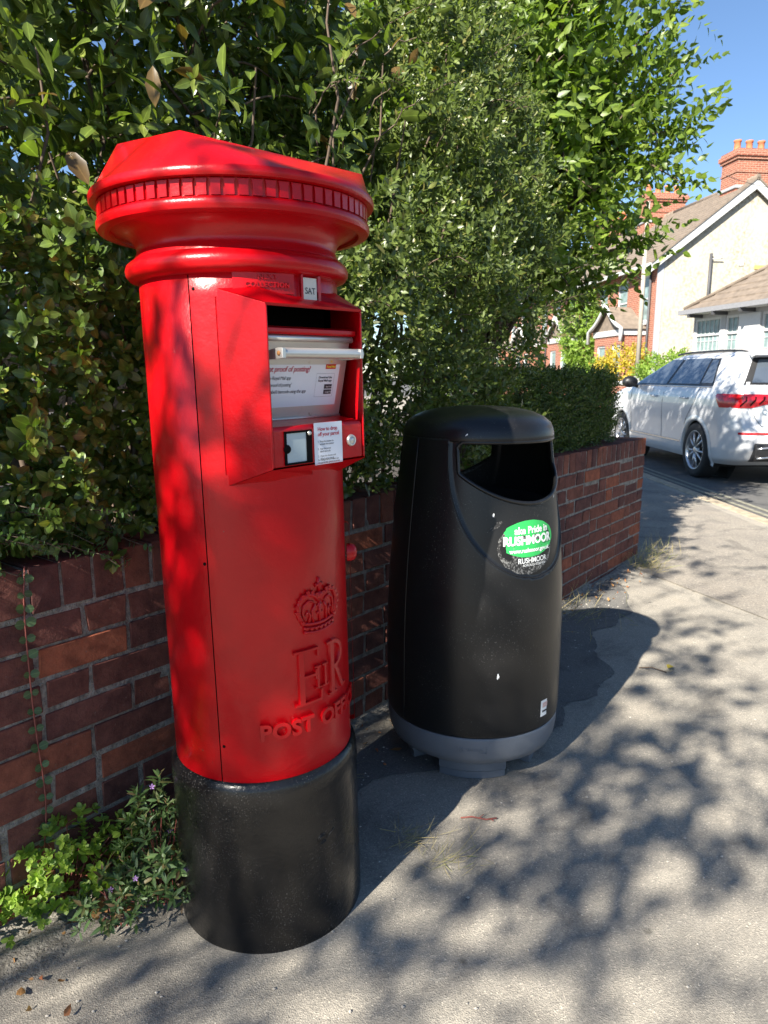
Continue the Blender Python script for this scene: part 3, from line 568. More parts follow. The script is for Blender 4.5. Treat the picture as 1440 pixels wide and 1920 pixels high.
# ================================================================== LITTER BIN
def litter_bin():
    root = tag(empty('litter_bin', (.290, 2.20, 0), R(35)), 'black plastic litter bin with a green council sticker beside the pillar box', 'bin')
    prof = [(.2735, .168), (.2768, .174), (.2778, .19), (.2785, .25), (.2790, .36), (.2780, .47), (.2740, .58), (.2675, .68), (.2590, .78), (.2500, .87), (.2415, .95), (.2335, 1.02), (.2300, 1.045)]
    pz = [z for r, z in prof]; pr = [r for r, z in prof]
    def rad(z): return float(np.interp(z, pz, pr))
    # opening and recessed panel, in (psi, z)
    def op_half(z):                      # half angle of the opening at height z (front)
        if z > 1.036: return 0
        zb = .862; 
        if z < zb: return 0
        t = (z - zb) / (1.036 - zb); return R(57) * min(1, (t / .5) ** .5 if t < .5 else 1) * (1 - .07 * (1 - t)) if t < .9 else R(57) * (1 - ((t - .9) / .1) ** 2 * .07)
    def panel_half(z):
        if z > 1.04 or z < .648: return 0
        t = (1.04 - z) / (1.04 - .648); return R(63) * math.sqrt(max(0, 1 - t ** 2.1))
    na, nz = 360, 152; zs = np.linspace(.168, 1.045, nz); V = []; F = []; inside = []
    for i, z in enumerate(zs):
        for k in range(na):
            a = 2 * PI * k / na; d = (a + PI) % (2 * PI) - PI; r = rad(z)
            for c in (0, PI):
                dd = abs((a - c + PI) % (2 * PI) - PI); ph = panel_half(z)
                if ph > 0:
                    m = min(1, max(0, (ph - dd) / R(2.2))); r -= .0065 * m * m * (3 - 2 * m)
            V.append((r * math.sin(a), -r * math.cos(a), z))
    def hole(a, z):
        for c in (0, PI):
            dd = abs((a - c + PI) % (2 * PI) - PI)
            if dd < op_half(z): return True
        return False
    for i in range(nz - 1):
        for k in range(na):
            if hole(2 * PI * (k + .5) / na, (zs[i] + zs[i + 1]) / 2): continue
            l = (k + 1) % na; F.append((i * na + k, i * na + l, (i + 1) * na + l, (i + 1) * na + k))
    mb = MB().add(V, F, True)
    body = mb.build('body', M['bin'], root); so = body.modifiers.new('t', 'SOLIDIFY'); so.thickness = .006; so.offset = -1
    # lid dome
    MB().lathe([(.222, 1.0365), (.2290, 1.0375), (.2304, 1.0405), (.2298, 1.050), (.2265, 1.065), (.219, 1.082), (.198, 1.099), (.165, 1.113), (.12, 1.123), (.06, 1.128), (.0005, 1.129)], 96).build('lid', M['bin'], root)
    MB().lathe([(.222, 1.034), (.0005, 1.034)], 48).build('lid_underside', M['bin_in'], root)
    # rims round the openings and outline ridges of the panels
    for c in (0, PI):
        zz = list(.8622 + .1735 * np.linspace(0, 1, 40) ** 1.8); left = [(-op_half(min(z, 1.0355)), z) for z in zz]
        z2 = .862; loop = left + [(a, 1.036) for a in np.linspace(left[-1][0], -left[-1][0], 24)[1:-1]] + [(-a, z) for a, z in left[::-1]]
        bot = [(a, z2) for a in np.linspace(-left[0][0], left[0][0], 12)[1:-1]]; loop += bot
        MB().tube([((rad(z) - .006) * math.sin(c + a), -(rad(z) - .006) * math.cos(c + a), z) for a, z in loop], .0058, 8, True).build('opening_rim', M['bin'], root)
        pl = [(-panel_half(z), z) for z in np.linspace(1.032, .6482, 40)]; pl += [(-a, z) for a, z in pl[::-1]]
        MB().tube([((rad(z) - .0012) * math.sin(c + a), -(rad(z) - .0012) * math.cos(c + a), z) for a, z in pl], .0026, 6).build('panel_ridge', M['bin'], root)
    MB().lathe([(.219, .30), (.226, .60), (.222, .84), (.214, .845), (.212, .60), (.20, .30), (.001, .30)], 64).build('liner', M['bin_in'], root)
    for a in (R(-90), R(90)): MB().tube([((rad(z) + .0002) * math.sin(a), -(rad(z) + .0002) * math.cos(a), z) for z in np.linspace(.18, 1.04, 20)], .0022, 6).build('seam', M['bin'], root)
    # grey base with feet
    base = MB().lathe([(.262, .1695), (.2735, .1675), (.2750, .160), (.2740, .135), (.2700, .105), (.2600, .082), (.240, .072), (.05, .070)], 96).build('base', M['bin_grey'], root)
    for k in range(4):
        a = R(50 + 90 * k); fm = MB().lathe([(.10, .074), (.222, .074), (.222, .056), (.215, .053), (.215, .028), (.210, .025), (.210, .001), (.10, .001)], 16, a - R(29), a + R(29), False)
        n = 17; fm.f += [tuple(i * n for i in range(8)), tuple(i * n + 16 for i in range(8))[::-1]]; fm.sm += [False, False]; fm.build('foot', M['bin_grey'], root, bevel=.002)
    # maker plate, embossed
    def wrapb(name, V, F, mat, psi0, z0, d, parent=root): return MB().add([((rad(max(.169, z0 + b)) + d + c) * math.sin(psi0 + a / .27), -(rad(max(.169, z0 + b)) + d + c) * math.cos(psi0 + a / .27), z0 + b) for a, b, c in V], F).build(name, mat, parent)
    def grid(w, h, n=10): return [(-w / 2 + w * i / n, y, 0) for y in (-h / 2, h / 2) for i in range(n + 1)], [(i, i + 1, n + 2 + i, n + 1 + i) for i in range(n)]
    pb = MB(); psi = R(-41)
    for x0, x1, y0, y1 in ((-.042, .042, .0095, .0108), (-.042, .042, -.0108, -.0095), (-.042, -.0407, -.0108, .0108), (.0407, .042, -.0108, .0108)): pb.box(x0, x1, y0, y1, -.003, .0012)
    V, F = text_geo('Glasdon', .0145, 'CENTER', .0012, 0, .0004); pb.add([(x + .008, y, z) for x, y, z in V], F)
    pb.tube([(-.030 + .006 * math.cos(a), .006 * math.sin(a), 0) for a in np.linspace(0, 5.2, 10)], .0012, 5); pb.tube([(-.033, -.002, 0), (-.027, .003, 0)], .0012, 5)
    pb.xform(lambda x, y, z: ((.2738 + z) * math.sin(psi + x / .27), -(.2738 + z) * math.cos(psi + x / .27), .132 + y)).build('maker_plate', M['bin_grey'], base)
    # stickers on the panel (recess 6.5 mm)
    def blob(rx, ry, seed, n=44, rag=.03, cut=None):
        r_ = random.Random(seed); pts = []
        for k in range(n):
            a = 2 * PI * k / n; q = 1 + r_.uniform(-rag, rag); x, y = rx * math.cos(a) * q, ry * math.sin(a) * q
            if cut and x < cut: x = cut + r_.uniform(-.004, .006)
            pts.append((x, y, 0))
        V = [(0, 0, 0)] + [(x * .5, y * .5, 0) for x, y, z in pts] + pts; F = [(0, 1 + k, 1 + (k + 1) % n) for k in range(n)] + [(1 + k, 1 + n + k, 1 + n + (k + 1) % n, 1 + (k + 1) % n) for k in range(n)]; return V, F
    wrapb('glue_residue', *blob(.106, .078, 5, rag=.02), M['residue'], R(-6), .738, -.0058)
    st = wrapb('council_sticker', *blob(.108, .053, 3, rag=.01, cut=-.088), M['green'], R(-5), .762, -.0052)
    def stick(body, size, x, z, mat=M['white'], off=0, sp=1, al='CENTER', d=-.0044): V, F = text_geo(body, size, al, 0, 0, off, sp); wrapb('sticker_text', [(a + x, b, c) for a, b, c in V], F, mat, R(-5), z, d, st)
    stick('ake Pride in', .0285, .012, .7865, off=.0008); stick('RUSHMOOR', .0345, .000, .7575, off=.0013, sp=.98); stick('www.rushmoor.gov.uk', .0170, .006, .7290, off=.0005)
    stick('RUSHMOOR', .0215, .012, .6990, sp=.95, off=.0002, d=-.0048); stick('BOROUGH COUNCIL', .0098, .018, .6860, d=-.0048, sp=.95)
    for x, z, w, h, rz in ((-.115, .800, .045, .012, .5), (-.100, .812, .020, .010, .2)): wrapb('scuff', [(a + x, b + a * rz, c) for a, b, c in blob(w / 2, h / 2, int(w * 1000), 16, .2)[0]], blob(w / 2, h / 2, int(w * 1000), 16, .2)[1], M['residue'], R(-6), z, -.0052)
    wl_ = wrapb('small_label', *grid(.030, .052), M['white'], R(9), .232, .0008); wrapb('label_bar', *grid(.025, .006), M['ink'], R(10), .222, .0014, wl_); wrapb('label_print', *grid(.024, .016), simple('faded_print', (.62, .42, .38), .5, var=.3, scale=300), R(10), .242, .0014, wl_)
    for psi_, z, w, h in ((-27, .365, .007, .016), (-31, .835, .006, .010), (8, .862, .010, .005), (25, .868, .012, .005), (-50, 1.058, .008, .004)):
        V, F = blob(w / 2, h / 2, int(z * 999), 10, .3); d = .001 if z < .8 or z > 1 else -.004; wrapb('dropping', [(a, b + a * .6, c) for a, b, c in V], F, M['white'], R(psi_), z, d)
    return root
litter_bin()

# ================================================================== VEGETATION
def sample_front(n, s0, s1, z0, z1, qf, depth, lump, seed):
    """points near the front face of a clipped hedge; most sit close to the face"""
    r = np.random.default_rng(seed); s = r.uniform(s0, s1, n); z = r.uniform(z0, z1, n)
    f = qf(s, z) + lump * (np.sin(s * 9 + z * 5) * np.sin(z * 8 - s * 3) + .9 * np.sin(s * 21 + 1 + 2 * np.sin(z * 4)) * np.sin(z * 19 + 2 * np.sin(s * 5)))
    d = np.minimum(r.exponential(depth * .4, n), depth * 1.6) ; return s, f + d, z, d
OUT = np.array([Nn[0], Nn[1], 0]); ALONG = np.array([Wd[0], Wd[1], 0]); UP = np.array([0, 0, 1.])
rsp = random.Random(3)
VA = [sprig((.034, .0200, .2, .15, 'x', [(.25, .72), (.55, 1.0), (.82, .66)]), 9, .05, (80, 25), 'ros', .4, (1.05, .6), rsp) for _ in range(8)]
VB = [sprig((.036, .0150, .2, .12, 'oval'), 12, .085, (65, 25), 'opp', .3, (1.0, .7), rsp) for _ in range(8)]
VC = [sprig((.017, .009, .2, .1, 'oval'), 12, .055, (60, 25), 'opp', .3, (1, .7), rsp) for _ in range(6)]
VD = [sprig((.088, .048, .22, .15, 'ovate'), 8, .26, (60, 25), 'flat', .35, (1, .62), rsp) for _ in range(8)]
VP = [sprig((.082, .036, .25, .18, 'x', [(.2, .6), (.5, 1), (.8, .6)]), 8, .07, (95, 20), 'ros', .4, (1, .6), rsp) for _ in range(6)]
VL = [leaf_geo(.092, .041, .3, .2, st=[(.2, .6), (.5, 1), (.8, .62)]), leaf_geo(.082, .040, .25, .3, st=[(.2, .65), (.55, 1), (.83, .6)]), leaf_geo(.075, .033, .35, .1, st=[(.2, .6), (.5, 1), (.8, .6)])]

def hedge_left():
    root = tag(empty('glossy_hedge', tuple(WF(-.9, .3, .0))), 'dense glossy small leaved hedge above the brick wall to the left of the pillar box', 'hedge')
    s, q, z, d = sample_front(5600, -2.3, .05, .80, 2.15, lambda s, z: .05 + .10 * np.clip(z - 1.45, 0, 1) + .05 * np.clip(.95 - z, 0, 1), .34, .065, 11)
    k_ = (z < 1.60 + .05 * np.sin(s * 17) + .4 * np.clip(-.95 - s, 0, .2) / .2 - 4.0 * np.clip(-1.22 - s, 0, .22)); s, q, z = s[k_], q[k_], z[k_]
    P = WF(s, q, z); A = OUT * .9 + UP * .4 + ALONG * -.45 + nvec(len(s)) * .75
    inv = Matrix.Translation(-root.location)
    o = scatter('foliage', VA, P - np.array(root.location), A, rng.uniform(.75, 1.35, len(s)), M['leafA'], root)
    segs = []
    for k in range(26):
        s0 = random.uniform(-1.1, 0); b = WF(s0, random.uniform(.25, .6), .7); e = WF(s0 + random.uniform(-.3, .3), random.uniform(.05, .4), random.uniform(1.2, 2.1)); segs.append((curve_pts(b, e, .05, 7, .02) - np.array(root.location), np.linspace(.009, .003, 7)))
    twigs('stems', segs, M['stem'], root)
hedge_left()
def hedge_mid():
    root = tag(empty('privet_hedge', tuple(WF(.8, .4, 0))), 'tall fine leaved hedge with loose shoots rising over the wall behind the litter bin', 'hedge'); L0 = np.array(root.location)
    def qf(s, z): return .10 - .20 * np.exp(-((z - 1.55) / .55) ** 2) * np.clip((s + .3) / .4, 0, 1) + .25 * np.clip(z - 2.2, 0, 2) + .35 * np.clip(s - 1.25, 0, 2) + .07 * np.clip(.95 - z, 0, 1)
    s, q, z, d = sample_front(5600, -.45, 1.75, .80, 2.9, qf, .32, .075, 12)
    k_ = (z < 1.72 + 1.5 * np.clip((s - .35) / .55, 0, 1) + .08 * np.sin(s * 13)) & (s < 1.14 + .6 * np.clip((z - 1.55) / .6, 0, 1) + .06 * np.sin(z * 11)); s, q, z = s[k_], q[k_], z[k_]
    P = WF(s, q, z); A = OUT * .8 + UP * .55 + ALONG * -.25 + nvec(len(s)) * .75
    scatter('foliage', VB, P - L0, A, rng.uniform(.75, 1.3, len(s)), M['leafB'], root)
    segs = []; PP = []; AA = []
    for k in range(46):                           # loose arching shoots
        s0, z0 = random.uniform(-.2, 1.5), random.uniform(1.0, 2.6); q0 = float(qf(np.array(s0), np.array(z0))); b = WF(s0, q0 + .1, z0); dv = OUT * random.uniform(.1, .25) + ALONG * random.uniform(-.1, .3) + UP * random.uniform(-.02, .18); e = b + dv
        pts = curve_pts(b, e, .03, 8, .004); segs.append((pts - L0, np.linspace(.0028, .0012, 8)))
        for t in range(3, 8): PP.append(pts[t]); AA.append((pts[t] - pts[t - 1]) / np.linalg.norm(pts[t] - pts[t - 1]) + nvec(1)[0] * .15)
    scatter('shoot_leaves', VB, np.array(PP) - L0, np.array(AA), rng.uniform(.6, .95, len(PP)), M['leafB'], root)
    for k in range(26):
        s0 = random.uniform(-.3, 1.6); b = WF(s0, random.uniform(.3, .6), .7); e = WF(s0 + random.uniform(-.3, .3), random.uniform(.1, .4), random.uniform(1.5, 2.8)); segs.append((curve_pts(b, e, .05, 8, .02) - L0, np.linspace(.010, .003, 8)))
    twigs('stems', segs, M['stem'], root)
hedge_mid()
def hedge_low():
    root = tag(empty('box_hedge', tuple(WF(2.2, .45, 0))), 'low dark clipped box hedge at the far end of the brick wall', 'hedge'); L0 = np.array(root.location); n = 5200
    r = np.random.default_rng(13); s = r.uniform(1.30, 2.76, n); face = r.uniform(0, 1, n); z = np.where(face < .6, r.uniform(.82, 1.22, n), 1.22 - r.exponential(.03, n)); q = np.where(face < .6, .07 + r.exponential(.05, n), r.uniform(.05, .85, n))
    rnd = np.clip((s - 2.5) / .24, 0, 1); q = q + .22 * rnd ** 2; z = np.minimum(z, 1.20 - .10 * rnd ** 2 + .02 * np.sin(s * 14)); P = WF(s, q, z)
    A = np.where((face < .6)[:, None], OUT * .8 + UP * .6, UP * 1.0 + OUT * .1) + nvec(n) * .55
    scatter('foliage', VC, P - L0, A, rng.uniform(.8, 1.3, n), M['leafC'], root)
    MB().box(1.4, 2.55, .2, .75, .1, 1.10).xform(lambda x, y, z: WF(x, y, z) - L0).build('inner_branches', M['leafC'], root)
hedge_low()
def photinia():
    root = tag(empty('photinia_shrub', tuple(WF(-.4, .7, 0))), 'large leaved shrub with a few red leaves and bare branches above the pillar box', 'shrub'); L0 = np.array(root.location)
    trunks = []; ends = []
    for k in range(7):
        s0 = -1.0 + .25 * k + random.uniform(-.1, .1); b = WF(s0 * .6 - .2, .75, .0); m = WF(s0, random.uniform(.45, .8), 1.5); e = WF(s0 + random.uniform(-.15, .2), random.uniform(.35, .8), random.uniform(2.5, 2.9))
        pts = np.concatenate([curve_pts(b, m, .0, 6, .015), curve_pts(m, e, .0, 7, .02)[1:]]); trunks.append((pts - L0, np.linspace(.013, .004, len(pts))))
        for j in range(18):
            p = pts[random.randint(5, len(pts) - 1)]; dv = OUT * random.uniform(-.1, .45) + ALONG * random.uniform(-.45, .45) + UP * random.uniform(-.05, .3); e2 = p + dv; tw = curve_pts(p, e2, .03, 6, .012); trunks.append((tw - L0, np.linspace(.0055, .002, 6)))
            ends += [(tw[-1], dv), (tw[3], dv), (tw[4], dv)]
    twigs('branches', trunks, M['stem'], root, 6)
    E_ = [(p, d) for p, d in ends if p[2] > 1.62]
    P = np.array([p for p, d in E_]); A = np.array([d / np.linalg.norm(d) for p, d in E_]) + UP * .2 + nvec(len(E_)) * .5
    scatter('foliage', VP, P - L0, A, rng.uniform(.7, 1.1, len(P)), M['leafP'], root)
    n = 2500; s = rng.uniform(-1.15, 1.2, n); z = rng.uniform(1.5, 2.9, n); q = rng.uniform(.35, 1.4, n)
    scatter('inner_foliage', VP, WF(s, q, z) - L0, OUT + UP * .3 + nvec(n) * .8, rng.uniform(.8, 1.2, n), M['leafP'], root)
    # nearest leaves, each its own part
    meshes = []
    for i, g in enumerate(VL):
        for mt in ('leafP', 'leafP', 'leafP', 'leafR'): me = np_mesh('leaf', g[0], g[1], g[2], g[3]); me.materials.append(M[mt]); meshes.append(me)
    for k in range(240):
        s_ = random.uniform(-1.35, .75); z_ = random.uniform(1.66, 2.5) + .1 * max(0, s_); q_ = random.uniform(.04, .34); p = WF(s_, q_, z_) - L0
        red_ = random.random() < .16; me = meshes[random.randrange(3) * 4 + (3 if red_ else random.randrange(3))]
        d = Vector(OUT * random.uniform(.0, .8) + ALONG * random.uniform(-.8, .8) + UP * random.uniform(-.9, .7)).normalized(); qd = d.to_track_quat('Y', 'Z'); o = link('leaf', me, None, root, tuple(p)); sc = random.uniform(.75, 1.15); o.scale = (sc,) * 3
        o.rotation_mode = 'QUATERNION'; o.rotation_quaternion = qd @ Vector((0, 1, 0)).rotation_difference(Vector((0, 1, 0))) @ Matrix.Rotation(random.uniform(-1.1, 1.1), 3, 'Y').to_quaternion()
photinia()
def grow_tree(name, label, base, height, crown_c, crown_r, nclump, variants, mat, leaf_n, seed, cat='tree', zmin=0, trunk_r=.09, limb=None, spray=False, sc=(.8, 1.25), extra=None, droop=.1, group=None):
    r = np.random.default_rng(seed); root = tag(empty(name, tuple(base)), label, cat, group); L0 = np.array(base, float)
    top = np.array(crown_c, float); trunk = curve_pts(base, top + [0, 0, crown_r[2] * .5], 0, 10, .03); segs = [(trunk - L0, np.linspace(trunk_r, trunk_r * .25, 10))]; P = []; A = []
    cl = []
    for k in range(nclump):
        v = r.normal(size=3); v /= np.linalg.norm(v); rr = r.uniform(.45, 1.0) ** .6; c = top + v * np.array(crown_r) * rr
        if c[2] < zmin: c[2] = zmin + r.uniform(0, .3)
        cl.append(c)
    if extra is not None: cl += [np.array(e, float) for e in extra]
    nx = len(extra) if extra is not None and spray else 0
    for ci, c in enumerate(cl):
        isx = ci >= len(cl) - nx; t = trunk[r.integers(3, 9)]; d = (c - t); pts = curve_pts(t, c, droop * np.linalg.norm(d), 8, .03); segs.append((pts - L0, np.linspace(limb or trunk_r * .3, .003, 8)))
        if isx:
            for j in range(26):
                u = r.uniform(2.2, 7); i_ = int(min(u, 6)); p = pts[i_] + (pts[i_ + 1] - pts[i_]) * (u - i_); P.append(p + r.normal(size=3) * .02); tt = (pts[i_ + 1] - pts[i_]); A.append(tt / np.linalg.norm(tt) + r.normal(size=3) * .38)
            continue
        for j in range(leaf_n):
            p = pts[r.integers(4, 8)] + r.normal(size=3) * .16 * np.mean(crown_r) / 1.2; P.append(p); A.append(d / np.linalg.norm(d) + r.normal(size=3) * .6 + [0, 0, .1])
    twigs('trunk', segs[:1], M['stem'], root, 10); twigs('limbs', segs[1:], M['stem'], root, 5)
    scatter('crown', variants, np.array(P) - L0, np.array(A), r.uniform(*sc, len(P)), mat, root); return root
# hornbeam beyond the hedge: overhanging sprays reach out over the side street
spr = [(1.85, 5.0, 3.5), (2.15, 4.95, 3.75), (1.85, 4.9, 3.1), (1.98, 5.0, 2.8), (1.7, 4.9, 2.5), (1.95, 4.95, 2.45), (1.5, 4.9, 2.15), (1.75, 4.9, 2.1), (1.4, 4.85, 1.85), (1.35, 4.8, 3.8), (1.7, 4.9, 4.1), (1.2, 4.7, 1.75)]
grow_tree('hornbeam_tree', 'bright green broad leaved tree spreading over the side street behind the hedge', (.75, 5.3, 0), 4, (.65, 5.25, 3.0), (1.25, 1.1, 1.55), 125, VD, M['leafD'], 34, 21, zmin=1.80, trunk_r=.10, extra=spr, spray=True)
# garden tree standing behind the camera, its shade dapples the footway and the post box
SL = np.array([ld.x, ld.y, ld.z])
def shade(px, py, h):           # crown point of height h whose shadow falls on ground point (px,py)
    return np.array([px, py, 0]) - SL * (h / -SL[2]) * 1.0
targets = [(1.0, 1.9), (1.1, 1.72), (.97, 1.5), (1.3, 2.25), (1.38, 2.5), (1.15, 2.65), (.8, 1.75), (.7, 1.4), (1.05, 2.3), (.83, 1.88), (.62, 1.62), (1.05, 2.05), (1.15, 2.35), (.95, 2.2), (.72, 1.98), (.55, 1.35), (.9, 1.65), (1.25, 2.0), (.35, 1.28), (1.2, 1.75), (1.6, 3.3), (1.75, 3.7), (1.45, 2.95), (-.45, 1.2), (1.4, 3.0), (2.1, 4.2), (1.9, 4.6), (2.3, 4.9), (2.5, 5.4)]
ex = [shade(x, y, random.uniform(3.2, 4.3)) for x, y in targets]
def shade3(x, y, z, h): return np.array([x, y, z]) - SL * ((h - z) / -SL[2])
ex += [shade3(-.42, 1.40, .95, 4.2), shade3(-.2, 1.35, .25, 4.4), shade3(-.3, 1.3, .12, 4.0)]
ex += [shade3(-.13, 1.40, z_, h_) for z_, h_ in ((.92, 3.6), (.80, 4.1), (.66, 3.8), (.56, 4.3))] + [shade3(-.20, 1.36, z_, h_) for z_, h_ in ((.86, 3.9),)] + [shade3(-.07, 1.45, .6, 3.7), shade3(-.30, 1.34, .48, 3.8)]
VE = [sprig((.075, .045, .2, .15, 'ovate'), 7, .20, (65, 30), 'alt', .4, (1, .7), rsp) for _ in range(5)]
grow_tree('garden_tree', 'second broad leaved tree standing behind the hornbeam, shading the white car', (.95, 7.3, 0), 4, (1.05, 7.1, 3.5), (1.35, 1.3, 1.2), 70, VD, M['leafD'], 20, 23, zmin=2.2, trunk_r=.10)
grow_tree('shade_tree', 'garden tree behind the viewer whose leaves dapple the footway', (-4.9, -2.7, 0), 5, (-4.2, -3.6, 5.2), (1.2, 1.2, .8), 0, VE, M['leafD'], 11, 22, trunk_r=.12, limb=.014, extra=ex, zmin=2.0)

# ------------------------------------------------------------------ board fence behind the hedge
def fence():
    root = tag(empty('board_fence', tuple(WF(-.6, 1.55, 0)), WALL_RZ), 'weathered dark timber fence half hidden behind the shrubs', 'fence'); m = simple('weathered_timber', (.075, .062, .050), .9, var=.35, scale=25, bmp=.5)
    for k in range(13): MB().box(-2.6, 2.2, -.012 + random.uniform(-.003, .003), .012, .05 + .145 * k, .185 + .145 * k).build('board', m, root, rot=(random.uniform(-.02, .02), 0, 0))
    for k in range(4): MB().box(-2.55 + 1.55 * k, -2.45 + 1.55 * k, .015, .115, 0, 2.05).build('post', m, root)
fence()

# ================================================================== CAR
def car():
    root = tag(empty('parked_car', (4.83, 9.0, ROADZ)), 'white compact sport utility car parked at the kerb of the side street', 'car'); root.rotation_euler = (0, 0, R(1.0))
    white = simple('white_car_paint', (.56, .57, .59), .22, var=.01, coat=.7); glass = simple('car_glass', (.13, .16, .20), .04, metal=.6, var=.1, scale=3); trim = simple('black_trim', (.012, .012, .013), .45); chrome = simple('satin_trim', (.55, .55, .56), .25, metal=.9)
    tyre = simple('tyre_rubber', (.015, .015, .016), .8); rim = simple('alloy_rim', (.50, .50, .52), .3, metal=.8); redl = simple('tail_light_red', (.45, .008, .015), .12, coat=.8, var=.25, scale=40); dark = simple('wheel_well', (.008, .008, .008), .9)
    #        z     hw    yrear  yfront rc
    K = np.array([(.23, .84, -.66, 3.32, .30), (.30, .885, -.80, 3.45, .32), (.42, .90, -.875, 3.55, .34), (.55, .905, -.905, 3.57, .34), (.66, .912, -.900, 3.55, .33), (.78, .920, -.865, 3.50, .31), (.90, .922, -.855, 3.40, .30), (1.0, .915, -.850, 3.22, .30), (1.08, .895, -.835, 2.85, .30), (1.13, .870, -.815, 2.55, .30), (1.17, .848, -.795, 2.42, .30), (1.30, .775, -.715, 2.10, .30), (1.42, .705, -.635, 1.80, .30), (1.50, .655, -.600, 1.60, .30), (1.54, .600, -.57, 1.46, .32), (1.575, .50, -.46, 1.28, .34), (1.595, .36, -.28, 1.10, .30), (1.602, .15, 0, .85, .12)])
    def par(z): return [float(np.interp(z, K[:, 0], K[:, i])) for i in range(1, 5)]
    def sx(y, z):                                  # half width at (y,z)
        hw, yr, yf, rc = par(z); hw *= 1 - .035 * max(0, (y - 2.0) / 1.5) ** 2
        if y < yr + rc: hw = hw - rc * .75 + rc * .75 * math.sqrt(max(0, 1 - ((yr + rc - y) / rc) ** 2))
        if y > yf - rc: hw = hw - rc + rc * math.sqrt(max(0, 1 - ((y - yf + rc) / rc) ** 2))
        return hw
    def ry(x, z):                                  # rear surface y at (x,z)
        hw, yr, yf, rc = par(z); a = abs(x); x0 = hw - rc * .75
        return yr + .05 * (a / hw) ** 2 * 0 + (rc * (1 - math.sqrt(max(0, 1 - ((a - x0) / (rc * .75)) ** 2))) if a > x0 else 0)
    zs = np.unique(np.concatenate([np.linspace(.23, 1.50, 62), np.linspace(1.5, 1.602, 12)])); nper = []; V = []; F = []
    for z in zs:
        hw, yr, yf, rc = par(z); ring = []
        x0 = hw - rc * .75
        for t in np.linspace(0, 1, 14)[:-1]: ring.append((-x0 * t, yr))
        for a in np.linspace(0, PI / 2, 12)[:-1]: ring.append((-(x0 + rc * .75 * math.sin(a)), yr + rc * (1 - math.cos(a))))
        for t in np.linspace(0, 1, 100)[:-1]: y = yr + rc + (yf - yr - 2 * rc) * t; ring.append((-sx(y, z), y))
        e = sx(yf - rc, z)
        for a in np.linspace(0, PI / 2, 12)[:-1]: ring.append((-(e - rc + rc * math.cos(a)), yf - rc + rc * math.sin(a)))
        for t in np.linspace(0, 1, 10): ring.append((-(e - rc) * (1 - t), yf))
        full = ring + [(-x, y) for x, y in ring[-2:0:-1]]; n = len(full); V += [(x, y, z) for x, y in full]
    def cut(p):
        for yc in (0, 2.68):
            if math.hypot(p[1] - yc, p[2] - .345) < .385 and abs(p[0]) > .55: return True
        return False
    for i in range(len(zs) - 1):
        for k in range(n):
            l = (k + 1) % n; q = (i * n + k, i * n + l, (i + 1) * n + l, (i + 1) * n + k); c = np.mean([V[j] for j in q], 0)
            if not cut(c): F.append(q[::-1])
    F.append(tuple((len(zs) - 1) * n + k for k in range(n))[::-1]); body = MB().add(V, F, True).build('body', white, root)
    def side_patch(name, mat, zb, zt, ya, yb, parent=root, off=.004, nz=8, ny=14, sg=-1):
        """ya(z), yb(z): rear and front limits"""
        V = []; F = []
        for i in range(nz + 1):
            t = i / nz
            for k in range(ny + 1):
                u = k / ny; z0 = zb(u) if callable(zb) else zb; z1 = zt(u) if callable(zt) else zt; z = z0 + (z1 - z0) * t; y = ya(z) + (yb(z) - ya(z)) * u; V.append((sg * (sx(y, z) + off), y, z))
        for i in range(nz):
            for k in range(ny): a = i * (ny + 1) + k; q = (a, a + 1, a + ny + 2, a + ny + 1); F.append(q if sg > 0 else q[::-1])
        return MB().add(V, F, True).build(name, mat, parent)
    def rear_patch(name, mat, zb, zt, xa, xb, parent=root, off=.004, nz=8, nx=20):
        V = []; F = []
        for i in range(nz + 1):
            for k in range(nx + 1): z = zb + (zt - zb) * i / nz; x = xa(z) + (xb(z) - xa(z)) * k / nx; V.append((x, ry(x, z) - off, z))
        for i in range(nz):
            for k in range(nx): a = i * (nx + 1) + k; F.append((a, a + 1, a + nx + 2, a + nx + 1))
        return MB().add(V, F, True).build(name, mat, parent)
    lin = lambda z0, a, z1, b: (lambda z: a + (b - a) * (z - z0) / (z1 - z0))
    for sg in (-1, 1):
        side_patch('window_surround', trim, 1.135, 1.512, lin(1.135, -.30, 1.512, -.02), lin(1.135, 2.40, 1.512, 1.50), off=.003, sg=sg)
        side_patch('rear_door_window', glass, 1.165, 1.490, lin(1.165, .10, 1.49, .20), lin(1.165, 1.02, 1.49, .95), off=.007, sg=sg)
        side_patch('quarter_window', glass, 1.18, 1.465, lin(1.18, -.24, 1.465, -.02), lin(1.18, .06, 1.465, .14), off=.007, sg=sg)
        side_patch('front_door_window', glass, 1.155, 1.490, lin(1.155, 1.10, 1.49, 1.03), lin(1.155, 2.20, 1.49, 1.52), off=.007, sg=sg)
        MB().tube([(sg * (sx(y, 1.132) + .004), y, 1.132 + .0 * y) for y in np.linspace(-.3, 2.38, 24)], .009, 6).build('waist_trim', chrome, root)
        MB().tube([(sg * (par(1.545)[0] * .97 - .02), y, 1.578 - .05 * ((y - .6) / 1.1) ** 4) for y in np.linspace(-.42, 1.5, 20)], .016, 6).build('roof_rail', trim, root)
